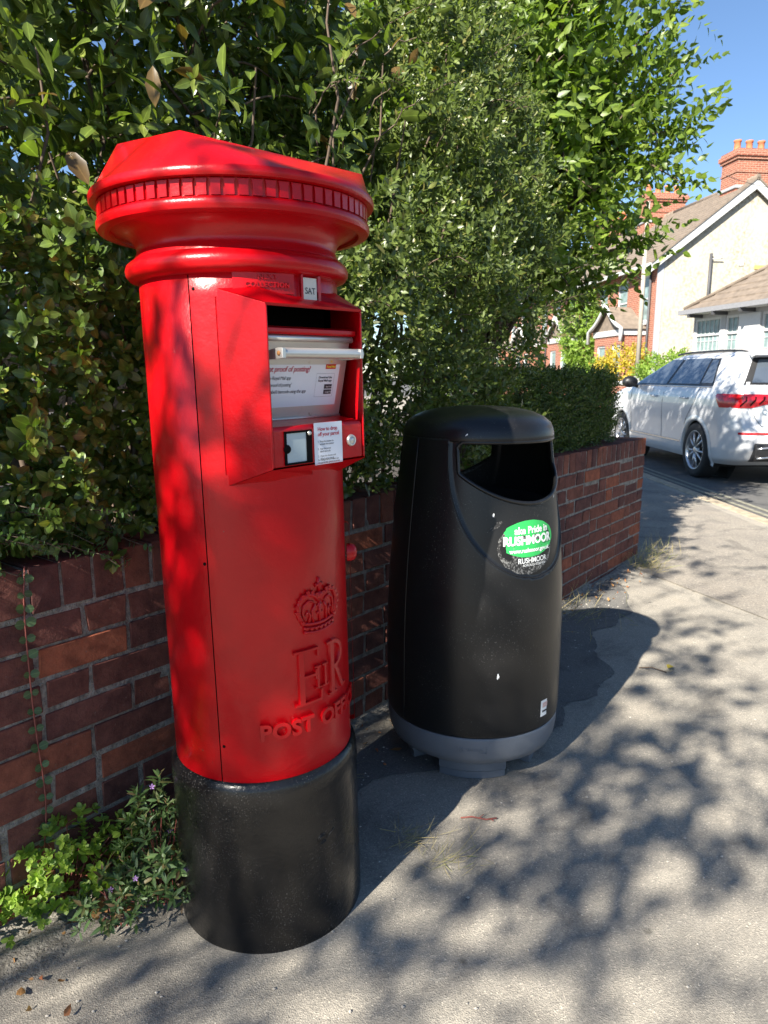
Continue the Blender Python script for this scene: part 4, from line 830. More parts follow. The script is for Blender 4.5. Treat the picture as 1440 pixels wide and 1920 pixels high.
        for yc in (0, 2.68):
            Va = []; Fa = []; A = np.linspace(R(-22), R(202), 40)
            for a in A:
                for rr, o in ((.372, -.03), (.376, .010), (.405, .014), (.438, .003)):
                    y, z = yc + rr * math.cos(a), .345 + rr * math.sin(a); zz = max(z, .23); Va.append((sg * (sx(y, zz) + o), y, z))
            for i in range(len(A) - 1):
                for k in range(3): a = i * 4 + k; q = (a, a + 1, a + 5, a + 4); Fa.append(q if sg < 0 else q[::-1])
            MB().add(Va, Fa, True).build('wheel_arch', white, root)
            wl = MB(); wl.lathe([(.40, -.16), (.40, .16)], 40, R(-115), R(115)); wl.lathe([(.40, .16), (.01, .16)], 40)
            wl.xform(lambda x, y, z: (sg * (.70 - z), yc + x, .345 - y)).build('wheel_well', dark, root)
            w = empty('wheel', parent=root); w.location = (sg * .80, yc, .345)
            T_ = lambda m: m.xform(lambda x, y, z: (sg * z, x, y))
            T_(MB().lathe([(.235, -.10), (.30, -.115), (.335, -.105), (.345, -.07), (.346, 0), (.345, .07), (.335, .10), (.30, .112), (.255, .108), (.235, .10)], 48)).build('tyre', tyre, w)
            rm = MB().lathe([(.24, -.1), (.24, .085), (.248, .104), (.238, .104), (.225, .085), (.22, .02), (.215, -.09)], 48)
            for k in range(10):
                a = 2 * PI * (k // 2) / 5 + (.17 if k % 2 else -.17); b_ = 2 * PI * (k // 2) / 5 + (.26 if k % 2 else -.26); p0 = (.05 * math.sin(a), -.05 * math.cos(a), .085); p1 = (.225 * math.sin(b_), -.225 * math.cos(b_), .078); rm.tube([p0, p1], [.018, .014], 6)
            rm.lathe([(.0001, .098), (.03, .098), (.06, .09), (.065, .06)], 20); T_(rm).build('rim', rim, w); T_(MB().lathe([(.225, .0), (.0001, .0)], 32)).build('brake_disc', dark, w)
        # sill trim, handles, seams, mirror
        side_patch('sill_trim', chrome, .415, .432, lambda z: .42, lambda z: 2.26, off=.012, nz=2, sg=sg); side_patch('sill', white, .235, .40, lambda z: .40, lambda z: 2.28, off=.010, nz=4, sg=sg)
        for y in (.36, 1.36): MB().tube([(sg * (sx(y, .985) + .004), y - .10, .985), (sg * (sx(y, .985) + .028), y - .075, .988), (sg * (sx(y, .985) + .028), y + .075, .992), (sg * (sx(y, .985) + .004), y + .10, .995)], .013, 8).build('door_handle', white, root)
        for ys in ([(1.06, .42), (1.06, 1.13)], [(.42, .46), (.28, .72), (.06, .95), (.0, 1.13)], [(2.24, .42), (2.28, 1.10)]):
            pts = [];
            for (a, b), (c, d) in zip(ys[:-1], ys[1:]):
                for t in np.linspace(0, 1, 8): y, z = a + (c - a) * t, b + (d - b) * t; pts.append((sg * (sx(y, z) + .0005), y, z))
            MB().tube(pts, .0035, 5).build('door_seam', trim, root)
        mm = MB(); mm.lathe([(.0001, -.085), (.055, -.08), (.082, -.04), (.088, .02), (.075, .06), (.0001, .07)], 20); mm.xform(lambda x, y, z: (sg * (1.015 + x * 1.35), 2.10 + z * .9, 1.175 + y * 1.0)).build('wing_mirror', trim, root)
        MB().tube([(sg * .86, 2.12, 1.10), (sg * .96, 2.12, 1.135)], .028, 8).build('mirror_arm', trim, root)
        # lights
        V = []; F = []; pth = [('s', y) for y in np.linspace(-.50, -.68, 8)] + [('r', x) for x in np.linspace(.83, .24, 22)]; m_ = 6
        for kk, (tp, u) in enumerate(pth):
            fr = kk / (len(pth) - 1); zt = 1.062; zb = .905 + (.06 if fr < .05 else 0) + .10 * max(0, (fr - .45) / .55); zb = min(zb, 1.02)
            if kk < 5: zb = 1.0 - .095 * kk / 4
            for i in range(m_ + 1):
                z = zb + (zt - zb) * i / m_; bul = .010 + .008 * math.sin(PI * i / m_)
                if tp == 's': V.append((sg * (sx(u, z) + bul), u, z))
                else: V.append((sg * u, ry(u, z) - bul, z))
        for kk in range(len(pth) - 1):
            for i in range(m_): a = kk * (m_ + 1) + i; q = (a, a + 1, a + m_ + 2, a + m_ + 1); F.append(q if sg < 0 else q[::-1])
        tl = MB().add(V, F, True).build('tail_light', redl, root)
        for k in range(3):
            u = .80 - .10 * k; z0, z1 = .925 + .012 * k, 1.03; MB().tube([(sg * u, ry(u, z0) - .019, z0), (sg * (u - .055), ry(u - .055, (z0 + z1) / 2) - .022, (z0 + z1) / 2 + .01), (sg * (u - .06), ry(u - .06, z1) - .019, z1)], .008, 5).build('light_bar', M['black'], tl)
        rear_patch('bumper_reflector', redl, .605, .63, lambda z: sg * .80, lambda z: sg * .38, off=.006 if sg > 0 else .006, nz=2)
    rear_patch('rear_window_surround', trim, 1.165, 1.475, lin(1.165, -.74, 1.475, -.56), lin(1.165, .74, 1.475, .56), off=.004); rear_patch('rear_window', glass, 1.19, 1.45, lin(1.19, -.66, 1.45, -.52), lin(1.19, .66, 1.45, .52), off=.010)
    MB().prism([(-.64, 1.475), (-.74, 1.500), (-.73, 1.512), (-.55, 1.545)], -.62, .62, 'x').build('roof_spoiler', white, root, bevel=.006)
    MB().prism([(-.895, .30), (-.935, .40), (-.925, .50), (-.85, .52), (-.75, .28)], -.62, .62, 'x').build('diffuser', trim, root, bevel=.01)
    for z in (.475, .365): MB().tube([(x, -.93 - .02 * (1 - (x / .6) ** 4), z - .03 * (abs(x) / .6) ** 3) for x in np.linspace(-.6, .6, 20)], .013, 6).build('diffuser_trim', chrome, root)
    sm = MB(); pts = [(-.78, 1.13), (-.70, .93), (-.62, .78), (-.56, .70), (-.40, .675), (.40, .675), (.56, .70), (.62, .78), (.70, .93), (.78, 1.13)]
    MB().tube([(x, ry(x, z) - .0008, z) for (a, b), (c, d) in zip(pts[:-1], pts[1:]) for x, z in [(a + (c - a) * t, b + (d - b) * t) for t in np.linspace(0, .9, 5)]], .0035, 5).build('tailgate_seam', trim, root)
    V, F = text_geo('Q3', .085, 'CENTER', .004, 0, .001, 1.1); MB().add([(-.50 + a, ry(-.5 + a, .86 + b) - .004 - c, .86 + b) for a, b, c in V], F).build('model_badge', chrome, root)
    plate = rear_patch('number_plate', M['yellow'], .74, .85, lambda z: -.26, lambda z: .26, off=.012, nz=2)
    MB().prism([(-.25, 1.595), (-.16, 1.60), (-.20, 1.66), (-.25, 1.665)], -.02, .02, 'x').build('roof_antenna', trim, root, bevel=.006)
    MB().box(-.6, .6, -.55, 3.2, .20, .24).build('underbody', dark, root)
    return root
car()

# ================================================================== HOUSES
brickwall = None
def brick_far():
    m, nt, b = new_mat('house_brick'); tc = nt.nodes.new('ShaderNodeTexCoord'); mp = nt.nodes.new('ShaderNodeMapping'); mp.inputs['Rotation'].default_value = (R(90), 0, 0); nt.links.new(tc.outputs['Object'], mp.inputs[0])
    sp = nt.nodes.new('ShaderNodeSeparateXYZ'); nt.links.new(tc.outputs['Object'], sp.inputs[0]); ad = nt.nodes.new('ShaderNodeMath'); ad.operation = 'ADD'; nt.links.new(sp.outputs[0], ad.inputs[0]); nt.links.new(sp.outputs[1], ad.inputs[1]); cb = nt.nodes.new('ShaderNodeCombineXYZ'); nt.links.new(ad.outputs[0], cb.inputs[0]); nt.links.new(sp.outputs[2], cb.inputs[1])
    t = nt.nodes.new('ShaderNodeTexBrick'); nt.links.new(cb.outputs[0], t.inputs['Vector']); t.inputs['Scale'].default_value = 1; t.inputs['Brick Width'].default_value = .225; t.inputs['Row Height'].default_value = .075; t.inputs['Mortar Size'].default_value = .008
    t.inputs['Color1'].default_value = (.27, .085, .05, 1); t.inputs['Color2'].default_value = (.20, .062, .038, 1); t.inputs['Mortar'].default_value = (.36, .25, .18, 1)
    nt.links.new(t.outputs[0], b.inputs['Base Color']); b.inputs['Roughness'].default_value = .9; bump(nt, b, t.outputs[1], -.3, .01); return m
HB = brick_far(); HW = simple('white_joinery', (.47, .47, .46), .5, var=.04); HG = simple('house_glass', (.06, .075, .085), .08, var=.3, scale=2, spec=.7); HT = simple('brown_roof_tile', (.165, .130, .100), .85, var=.25, scale=6, bmp=.4); HR = speckled('cream_render', (.42, .385, .31), (.26, .22, .16), .9, .44, .62, 9, 0, .5, 1.1, .35, .65)
HP = simple('terracotta_pot', (.42, .14, .06), .8, var=.2, scale=12); HK = simple('cast_iron_pipe', (.05, .05, .055), .6); HL = simple('lead_flashing', (.30, .31, .33), .6); HC = simple('net_curtain', (.17, .23, .23), .25, var=.35, scale=5)
def facade(x0, x1, z0, z1, holes, y=0, rev=.10):
    """front wall facing -Y with real openings and reveals"""
    mb = MB(); xs = sorted({x0, x1} | {h[0] for h in holes} | {h[1] for h in holes}); zs = sorted({z0, z1} | {h[2] for h in holes} | {h[3] for h in holes})
    for a, b in zip(xs[:-1], xs[1:]):
        for c, d in zip(zs[:-1], zs[1:]):
            if any(h[0] <= a and b <= h[1] and h[2] <= c and d <= h[3] for h in holes): continue
            mb.add([(a, y, c), (b, y, c), (b, y, d), (a, y, d)], [(0, 1, 2, 3)])
    for a, b, c, d in [h[:4] for h in holes]: mb.add([(a, y, c), (b, y, c), (b, y, d), (a, y, d), (a, y + rev, c), (b, y + rev, c), (b, y + rev, d), (a, y + rev, d)], [(0, 4, 5, 1), (1, 5, 6, 2), (2, 6, 7, 3), (3, 7, 4, 0)])
    return mb
def window(root, x0, x1, z0, z1, y=0, rev=.07, sash=True, cols=1, fr=.07, sill=True, curtain=True):
    w = MB(); y0, y1 = y + rev - .03, y + rev + .03
    for a, b, c, d in ((x0, x0 + fr, z0, z1), (x1 - fr, x1, z0, z1), (x0 + fr, x1 - fr, z0, z0 + fr), (x0 + fr, x1 - fr, z1 - fr, z1)): w.box(a, b, y0, y1, c, d)
    if sash: zm = (z0 + z1) / 2; w.box(x0 + fr, x1 - fr, y0 + .005, y1 - .005, zm - fr * .4, zm + fr * .4)
    for k in range(1, cols): xm = x0 + (x1 - x0) * k / cols; w.box(xm - fr * .35, xm + fr * .35, y0 + .004, y1 - .004, z0 + fr, z1 - fr)
    o = w.build('window', HW, root); MB().add([(x0 + fr, y1 - .02, z0 + fr), (x1 - fr, y1 - .02, z0 + fr), (x1 - fr, y1 - .02, z1 - fr), (x0 + fr, y1 - .02, z1 - fr)], [(0, 1, 2, 3)]).build('pane', HC if curtain else HG, o)
    if sill: MB().box(x0 - .08, x1 + .08, y - .07, y + .08, z0 - .12, z0 - .003).build('sill', HW, o)
    return o
def terrace(idx, xa, xb, label, gable=False, chim=None):
    """house between local x=xa (far) and xb (near)"""
    root = tag(empty('terraced_house', (10.1, 27.4, 0), R(-83)), label, 'house', 'red brick terraced houses along the side street'); W = xb - xa; D, EZ, RZ = 7.0, 5.52, 8.25
    c = (xa + xb) / 2; ups = [(xb - 3.25, xb - 2.35, 3.25, 4.95), (xb - 1.35, xb - .55, 3.25, 4.95)]; door = (xa + .55, xa + 1.5, .1, 2.4); ups2 = (xa + .6, xa + 1.4, 3.25, 4.95)
    holes = ups + [ups2, door]; facade(xa, xb, 0, EZ, holes).build('front_wall', HB, root)
    for u in ups + [ups2]: window(root, *u)
    MB().box(door[0], door[1], .06, .12, .1, 2.4).build('door', simple('door_paint_%d' % idx, (.05, .09, .07), .4), root)
    rend = MB(); x = xb
    if gable:
        ch = [(0, 0), (D, 0), (D, EZ), (D / 2, RZ - .12), (0, EZ)]; hz = (5.35, 5.95, 4.35, 5.05)
        rend.add([(x, a, b) for a, b in ch], [(0, 1, 2, 3, 4)]); rend.build('gable_wall', HR, root)
        for sgn in (0, 1):
            a0, a1 = ((-.35, EZ - .27), (D / 2, RZ + .02)) if sgn == 0 else ((D + .35, EZ - .27), (D / 2, RZ + .02))
            MB().add([(x + .20, a0[0], a0[1]), (x + .20, a1[0], a1[1]), (x + .20, a1[0], a1[1] - .36), (x + .20, a0[0], a0[1] - .30), (x + .16, a0[0], a0[1]), (x + .16, a1[0], a1[1]), (x + .16, a1[0], a1[1] - .36), (x + .16, a0[0], a0[1] - .30)], [(0, 1, 2, 3), (7, 6, 5, 4), (0, 4, 5, 1), (3, 2, 6, 7)] if sgn else [(3, 2, 1, 0), (4, 5, 6, 7), (1, 5, 4, 0), (7, 6, 2, 3)]).build('bargeboard', HW, root)
        MB().box(x + .003, x + .022, -.003, .24, 0, EZ - .2).build('corner_band', HL, root)
        MB().tube([(x + .09, 2.0, 2.9), (x + .09, 2.0, 5.65)], .055, 10).build('soil_pipe', HK, root); MB().tube([(x + .09, 2.0, 5.45), (x + .12, 2.45, 5.48)], .02, 6).build('pipe_bracket', HW, root)
        MB().box(x + .002, x + .03, 3.15, 3.35, 5.25, 5.42).build('wall_vent', HW, root)
        w = MB()
        for a, b, c_, d in ((4.05, 4.10, 4.35, 5.1), (4.75, 4.80, 4.35, 5.1), (4.10, 4.75, 4.35, 4.40), (4.10, 4.75, 5.05, 5.10), (4.10, 4.75, 4.68, 4.73)): w.box(x + .004, x + .05, a, b, c_, d)
        wo = w.build('window', HW, root); MB().box(x + .002, x + .02, 4.10, 4.75, 4.40, 5.05).build('pane', HG, wo); MB().box(x + .002, x + .03, 3.8, 5.05, 5.13, 5.27).build('lintel', simple('ochre_lintel', (.45, .30, .10), .8), wo)
    # roof slopes
    rx = x + (.24 if gable else 0)
    for y0, y1, sg in ((-.40, D / 2, 1), (D + .40, D / 2, -1)):
        z0 = EZ - .40 * (RZ - EZ) / (D / 2) + .06; mb = MB(); nrow = 22
        for k in range(nrow):
            t0, t1 = k / nrow, (k + 1) / nrow; ya, yb = y0 + (y1 - y0) * t0, y0 + (y1 - y0) * t1; za, zb = z0 + (RZ + .06 - z0) * t0, z0 + (RZ + .06 - z0) * t1
            v = [(xa, ya, za + .03), (rx, ya, za + .03), (rx, yb, zb + .008), (xa, yb, zb + .008), (xa, ya, za - .05), (rx, ya, za - .05), (rx, yb, zb - .05), (xa, yb, zb - .05)]; f = [(0, 1, 2, 3), (0, 4, 5, 1), (1, 5, 6, 2), (3, 7, 4, 0), (4, 7, 6, 5)]
            mb.add(v, f if sg > 0 else [q[::-1] for q in f])
        mb.build('roof_slope', HT, root)
    MB().tube([(xa, D / 2, RZ + .06), (rx, D / 2, RZ + .06)], .10, 8).build('ridge_tiles', HT, root)
    MB().box(xa, rx, -.46, -.36, EZ - .40, EZ - .26).build('gutter', HW, root); MB().tube([(xb - .35, -.08, .1), (xb - .35, -.08, EZ - .3)], .045, 8).build('drainpipe', HK, root)
    # bay with gabled hood
    b0, b1, by, bz = xb - 3.35, xb - .65, -.85, 2.75
    facade(b0, b1, 0, bz, [(b0 + .25, b0 + 1.05, .75, 2.4), (b1 - 1.05, b1 - .25, .75, 2.4)], by).build('bay_wall', HB, root); MB().box(b0, b0 + .01, by, 0, 0, bz).build('bay_side', HB, root); MB().box(b1 - .01, b1, by, 0, 0, bz).build('bay_side', HB, root)
    window(root, b0 + .25, b0 + 1.05, .75, 2.4, by); window(root, b1 - 1.05, b1 - .25, .75, 2.4, by)
    MB().box(b0 - .06, b1 + .06, by - .05, 0, bz, bz + .22).build('bay_cornice', HW, root)
    m = (b0 + b1) / 2
    MB().add([(b0 - .15, by - .2, bz + .22), (m, by - .2, bz + 1.15), (m, .0, bz + 1.15), (b0 - .15, 0, bz + .22), (b1 + .15, by - .2, bz + .22), (b1 + .15, 0, bz + .22)], [(0, 1, 2, 3), (1, 4, 5, 2)]).build('bay_roof', HT, root)
    for sg in (-1, 1):
        pts = [(m + sg * t * (b1 - b0 + .36) / 2, by - .22, bz + 1.22 - .98 * t - .16 * math.sin(PI * t)) for t in np.linspace(0, 1, 9)]; pts.append((m + sg * (b1 - b0 + .36) / 2, by - .22, bz - .25)); MB().tube(pts, .075, 6).build('bay_bargeboard', HW, root)
    MB().add([(b0, by - .01, bz + .22), (b1, by - .01, bz + .22), (m, by - .01, bz + 1.05)], [(0, 1, 2)]).build('bay_gable', HT, root)
    if chim is not None:
        cx0, cx1, cy0, cy1, zt = chim; st = MB().box(cx0, cx1, cy0, cy1, RZ - 1.6, zt - .36).box(cx0 - .06, cx1 + .06, cy0 - .06, cy1 + .06, zt - .36, zt - .26).box(cx0 - .11, cx1 + .11, cy0 - .11, cy1 + .11, zt - .26, zt - .10).box(cx0 - .05, cx1 + .05, cy0 - .05, cy1 + .05, zt - .10, zt).box(cx0 - .03, cx1 + .03, cy0 - .03, cy1 + .03, zt - .82, zt - .76)
        ch = st.build('chimney', HB, root); npot = 4
        for k in range(npot):
            yy = cy0 + (cy1 - cy0) * (k + .5) / npot; MB().lathe([(.15, zt), (.15, zt + .06), (.12, zt + .10), (.115, zt + .34), (.14, zt + .36), (.14, zt + .42), (.10, zt + .42)], 14, cx=(cx0 + cx1) / 2, cy=yy).build('chimney_pot', HP, ch)
        MB().box(cx0 - .05, cx1 + .05, cy0 - .05, cy1 + .05, RZ - .2, RZ - .1).build('flashing', HL, ch)
    return root
terrace(0, -5.6, 0, 'end of terrace house with cream rendered gable and tall brick chimney', True, (-1.35, -.35, 3.0, 4.9, 9.42))
terrace(1, -11.2, -5.6, 'second red brick terraced house from the cream gable, half behind a climbing plant', False, (-7.3, -6.4, 2.6, 4.4, 9.3))
terrace(2, -16.8, -11.2, 'third red brick terraced house from the cream gable, with a bay window', False, (-12.6, -11.7, 2.6, 4.4, 9.3))
terrace(3, -22.4, -16.8, 'farthest red brick terraced house, low behind the box hedge', False)
def bungalow():
    root = tag(empty('bungalow', (8.15, 20.0, 0), R(-78)), 'low white bungalow with brown tiled hipped roof behind the white car', 'house'); EZ = 2.93; P = math.tan(R(35))
    wmat = simple('white_wall', (.33, .33, .33), .8, var=.06); y = .35; holes = [(.05, 1.12, .9, 2.72), (1.30, 1.82, .9, 2.72), (2.60, 4.2, .9, 2.72), (5.2, 6.4, .9, 2.6)]
    facade(0.0, 9, 0, EZ, holes, y).build('front_wall', wmat, root); MB().add([(0, y, 0), (0, y, EZ), (0, 8, EZ), (0, 8, 0)], [(0, 1, 2, 3)]).build('end_wall', wmat, root)
    for k, h in enumerate(holes):
        o = window(root, *h, y, .05, False, 1 if k != 2 else 2, .06, True, True)
        MB().box(h[0] + .06, h[1] - .06, y + .015, y + .075, 2.26, 2.31).build('transom', HW, o)
        for q in np.arange(h[0] + .22, h[1] - .1, .17): MB().box(q, q + .012, y + .045, y + .056, .96, 2.68).build('lead_bar', HW, o)
        for q in np.arange(1.15, 2.25, .24): MB().box(h[0] + .06, h[1] - .06, y + .044, y + .0555, q, q + .012).build('lead_bar', HW, o)
    MB().box(1.83, 2.58, y - .03, y - .003, .1, 2.72).build('white_panel', HW, root)
    nrow = 16; Dp = 4.2
    for k in range(nrow):
        d0, d1 = Dp * k / nrow, Dp * (k + 1) / nrow; z0, z1 = EZ + d0 * P, EZ + d1 * P
        v = [(d0 - .0, d0, z0 + .045), (9.5, d0, z0 + .045), (9.5, d1, z1 + .012), (d1, d1, z1 + .012), (d0, d0, z0 - .02), (9.5, d0, z0 - .02)]
        mb = MB().add(v, [(0, 1, 2, 3), (0, 4, 5, 1)]); v2 = [(d0, d0, z0 + .045), (d0, 8.4 - d0, z0 + .045), (d1, 8.4 - d1, z1 + .012), (d1, d1, z1 + .012), (d0, d0, z0 - .02), (d0, 8.4 - d0, z0 - .02)]; mb.add(v2, [(3, 2, 1, 0), (1, 5, 4, 0)]); mb.build('tile_course', HT, root)
    MB().tube([(0, 0, EZ + .06), (Dp, Dp, EZ + Dp * P + .06)], .05, 6).build('hip_tiles', HT, root)
    MB().box(-.10, 9.5, -.10, 0, EZ - .10, EZ + .02).build('gutter', simple('grey_gutter', (.20, .20, .21), .5), root); MB().box(-.05, 9.5, .0, y, EZ - .10, EZ - .06).build('soffit', HW, root)
    for k in range(9): MB().box(.3 + k, .36 + k, -.09, y, EZ - .19, EZ - .10).build('gutter_bracket', HK, root)
bungalow()
# street furniture and gardens across the street
def lamp_post():
    root = tag(empty('street_pole', (7.70, 22.0, 0)), 'tall plain grey street pole in front of the red brick terrace', 'pole')
    MB().tube([(0, 0, 0), (0, 0, 1.2)], .095, 12).build('base', simple('galvanised_steel', (.30, .30, .29), .5, .3), root); MB().tube([(0, 0, 1.2), (0, 0, 6.2)], [.075, .055], 12).build('shaft', simple('grey_timber', (.34, .30, .25), .8), root)
lamp_post()
gw = tag(empty('front_garden_wall', (7.35, 20.6, 0), R(97)), 'low brick garden wall with white coping across the street', 'wall')
MB().box(0, 9, -.11, .11, 0, .95).build('brickwork', HB, gw); MB().box(-.05, 9.05, -.15, .15, .95, 1.06).build('coping', HW, gw)
VS = [sprig((.10, .06, .2, .15, 'ovate'), 8, .18, (70, 25), 'alt', .4, (1, .7), rsp) for _ in range(4)]
def shrub(name, label, c, r, n, mat, seed, sc=(.8, 1.4), grp=None):
    g = np.random.default_rng(seed); root = tag(empty(name, (c[0], c[1], 0)), label, 'shrub', grp); v = g.normal(size=(n, 3)); v /= np.linalg.norm(v, axis=1, keepdims=True); P = v * np.array(r) * (g.uniform(.3, 1, n) ** .4)[:, None] * (1 + .15 * np.sin(v[:, :1] * 7 + v[:, 2:] * 5)) + [0, 0, c[2]]
    P = P[P[:, 2] > .1]; scatter('foliage', VS, P, P - [0, 0, c[2] - .3] + g.normal(size=P.shape) * .2, g.uniform(*sc, len(P)), mat, root); twigs('stem', [(curve_pts((0, 0, 0), (.1, 0, c[2]), 0, 4), .03)], M['stem'], root)
shrub('yellow_shrub', 'golden yellow leaved shrub in front of the red brick terrace', (7.62, 23.2, 1.35), (.75, .7, .75), 420, M['leafY'], 31)
shrub('green_shrub', 'yellow green shrub between the golden shrub and the climbing plant', (7.1, 24.2, 1.05), (.5, .6, .6), 260, M['leafG'], 32)
shrub('climbing_plant', 'bright green climbing plant smothering the front of the second terraced house', (8.75, 32.6, 3.0), (.8, 1.1, 1.8), 800, M['leafG'], 33, (1.0, 1.8))
shrub('light_green_shrub', 'pale green shrub over the wing mirror of the white car', (8.0, 20.6, 1.25), (.75, .8, .55), 350, M['leafG'], 34)
shrub('street_end_shrub', 'dark green shrubs low in the gap at the end of the terrace', (3.6, 44, 1.6), (2.6, 1.5, 1.8), 700, M['leafD'], 35, (1.5, 2.6))
grow_tree('distant_tree', 'pale green tree rising behind the terrace roofs', (17.5, 50, 0), 12, (17.5, 50, 11.2), (2.6, 2.6, 2.4), 40, VS, M['leafG'], 14, 41, trunk_r=.2, sc=(2.0, 3.2))
wr = tag(MB().tube(curve_pts((9.9, 22, 6.9), (16, 27.5, 8.0), -.25, 16), .009, 5).build('overhead_wire', HK), 'thin overhead wire crossing in front of the cream gable', 'wire')

# ================================================================== SMALL PLANTS AND LITTER
def wall_pt(u, v, n=.012):                    # a point on the wall face (n metres proud) seen at photo pixel (u,v): used only to lay out the climber on the wall
    x, up = u - 720, 960 - v; t = R(10.887); r = np.array([x, 1331 * math.cos(t) + up * math.sin(t), -1331 * math.sin(t) + up * math.cos(t)])
    o = np.array([0, 0, CAM_H]); N3 = np.array([Nn[0], Nn[1], 0]); w0 = np.array([W0[0], W0[1], 0]) + N3 * n; k = np.dot(w0 - o, N3) / np.dot(r, N3); return o + r * k
RL = leaf_geo(.0205, .0190, .12, .08, 'round'); 
def trailing_stem():
    path = [wall_pt(*p) for p in ((46, 1062), (44, 1110), (46, 1160), (50, 1210), (56, 1270), (62, 1330), (70, 1390), (80, 1450), (86, 1500), (86, 1545), (82, 1600))]
    root = tag(empty('trailing_stem', tuple(path[-1])), 'thin reddish stem with paired round leaves hanging down the brick wall', 'creeper'); L0 = np.array(path[-1])
    MB().tube([tuple(p - L0) for p in path], .0016, 6).build('stem', M['redstem'], root); me = np_mesh('leaf', RL[0], RL[1], RL[2], RL[3]); me.materials.append(M['leafV'])
    ts = np.linspace(.5, 9.6, 17)
    for t in ts:
        i = min(9, int(t)); p = path[i] + (path[i + 1] - path[i]) * (t - i)
        for sg in (-1, 1):
            d = Vector(ALONG * sg * 1.0 + UP * random.uniform(-.25, .35) + OUT * random.uniform(.1, .45)).normalized(); o = link('leaf', me, None, root, tuple(p - L0)); o.rotation_mode = 'QUATERNION'
            z = Vector(OUT * 1.0 + UP * random.uniform(.1, .6)); x = d.cross(z).normalized(); z = x.cross(d); o.rotation_quaternion = Matrix((x, d, z)).transposed().to_quaternion(); sc = random.uniform(.7, 1.1) * (1.1 if t < 8 else .8); o.scale = (sc,) * 3
trailing_stem()
def cotoneaster():
    root = tag(empty('spreading_cotoneaster', tuple(WF(-1.0, .1, .815))), 'flat sprays of small round leaves lying over the coping left of the pillar box', 'shrub'); L0 = np.array(root.location); PP = []; AA = []; segs = []
    for k in range(26):
        s0 = random.uniform(-1.45, -.92); b = WF(s0, .12, .83 + random.uniform(0, .1)); e = b + ALONG * random.uniform(-.05, .22) + OUT * random.uniform(.12, .2) + UP * random.uniform(-.07, .03); pts = curve_pts(b, e, .02, 8, .003); segs.append((pts - L0, .0012))
        for j in range(2, 8):
            PP += [pts[j]]; AA += [pts[j] - pts[j - 1]]
    VV = [sprig((.015, .0135, .1, .05, 'round'), 4, .016, (75, 60), 'flat', .4, (1, .9), rsp) for _ in range(5)]
    AA = np.array(AA); AA /= np.linalg.norm(AA, axis=1, keepdims=True); scatter('foliage', VV, np.array(PP) - L0, AA, rng.uniform(.9, 1.35, len(PP)), M['leafV'], root); twigs('stems', segs, M['stem'], root)
cotoneaster()
def weed(name, label, c, r, h, n, leaf, mat, seed, flowers=0, grp=None, lean=.5):
    g = np.random.default_rng(seed); root = tag(empty(name, (c[0], c[1], 0)), label, 'weed', grp); V = [sprig(leaf, 8, .03, (80, 20), 'ros', .4, (1, .6), rsp) for _ in range(4)]; a = g.uniform(0, 2 * PI, n); q = g.uniform(0, 1, n) ** .6
    P = np.stack([np.cos(a) * q * r[0] * Wd[0] + np.sin(a) * q * r[1] * Nn[0], np.cos(a) * q * r[0] * Wd[1] + np.sin(a) * q * r[1] * Nn[1], .02 + g.uniform(.15, 1, n) * h * (1 - .55 * q ** 2)], -1)
    A = np.stack([P[:, 0], P[:, 1], np.full(n, .09)], -1); A = A / np.linalg.norm(A, axis=1, keepdims=True) + g.normal(size=(n, 3)) * lean; scatter('foliage', V, P, A, g.uniform(.7, 1.3, n), mat, root)
    twigs('stems', [(curve_pts((random.uniform(-.02, .02), random.uniform(-.02, .02), 0), P[k], .02, 5), .0012) for k in range(0, n, 4)], M['redstem'], root)
    for k in range(flowers):
        p = P[g.integers(0, n)] + [Nn[0] * .02, Nn[1] * .02, .03]; m = MB()
        for j in range(5): b = 2 * PI * j / 5; m.add([(0, 0, 0), (.005 * math.cos(b - .4), .005 * math.sin(b - .4), .001), (.0072 * math.cos(b), .0072 * math.sin(b), .002), (.005 * math.cos(b + .4), .005 * math.sin(b + .4), .001)], [(0, 1, 2, 3)])
        m.build('flower', M['petal'], root, tuple(p), (R(50), 0, R(40)))
weed('bright_weed', 'bright yellow green leafy weed under the trailing stem at the wall foot', (-.735, 1.475), (.15, .09), .19, 190, (.021, .015, .2, .1, 'round'), M['leafW'], 51)
weed('bright_weed', 'bright green weed at the wall foot by the left edge of the picture', (-.885, 1.345), (.10, .07), .13, 90, (.018, .012, .2, .1, 'round'), M['leafW'], 52)
weed('feathery_weed', 'dark feathery weed with tiny purple flowers against the black pillar box base', (-.515, 1.475), (.075, .10), .27, 170, (.030, .010, .25, .2, 'lance'), M['leafF'], 53, 4)
weed('feathery_weed', 'low feathery weed spreading over the dirt in front of the wall', (-.60, 1.41), (.09, .08), .09, 90, (.026, .009, .25, .2, 'lance'), M['leafF'], 54, 2)
weed('small_weed', 'small green weed at the wall foot just right of the litter bin', tuple((WF(1.02, -.06, 0))[:2]), (.09, .05), .07, 40, (.035, .016, .2, .2, 'oval'), M['leafF'], 55)
BL = [leaf_geo(.16, .0032, .3, .25, st=[(.3, 1), (.7, .8)]), leaf_geo(.11, .003, .3, .45, st=[(.3, 1), (.7, .8)]), leaf_geo(.2, .0028, .3, .15, st=[(.3, 1), (.7, .7)])]
def blade(g):                       # stand the blade up: +Y -> +Z
    V, T, Q, U = g; return V[:, [0, 2, 1]] * [1, -1, 1], T, Q, U
BLs = [blade(g) for g in BL]
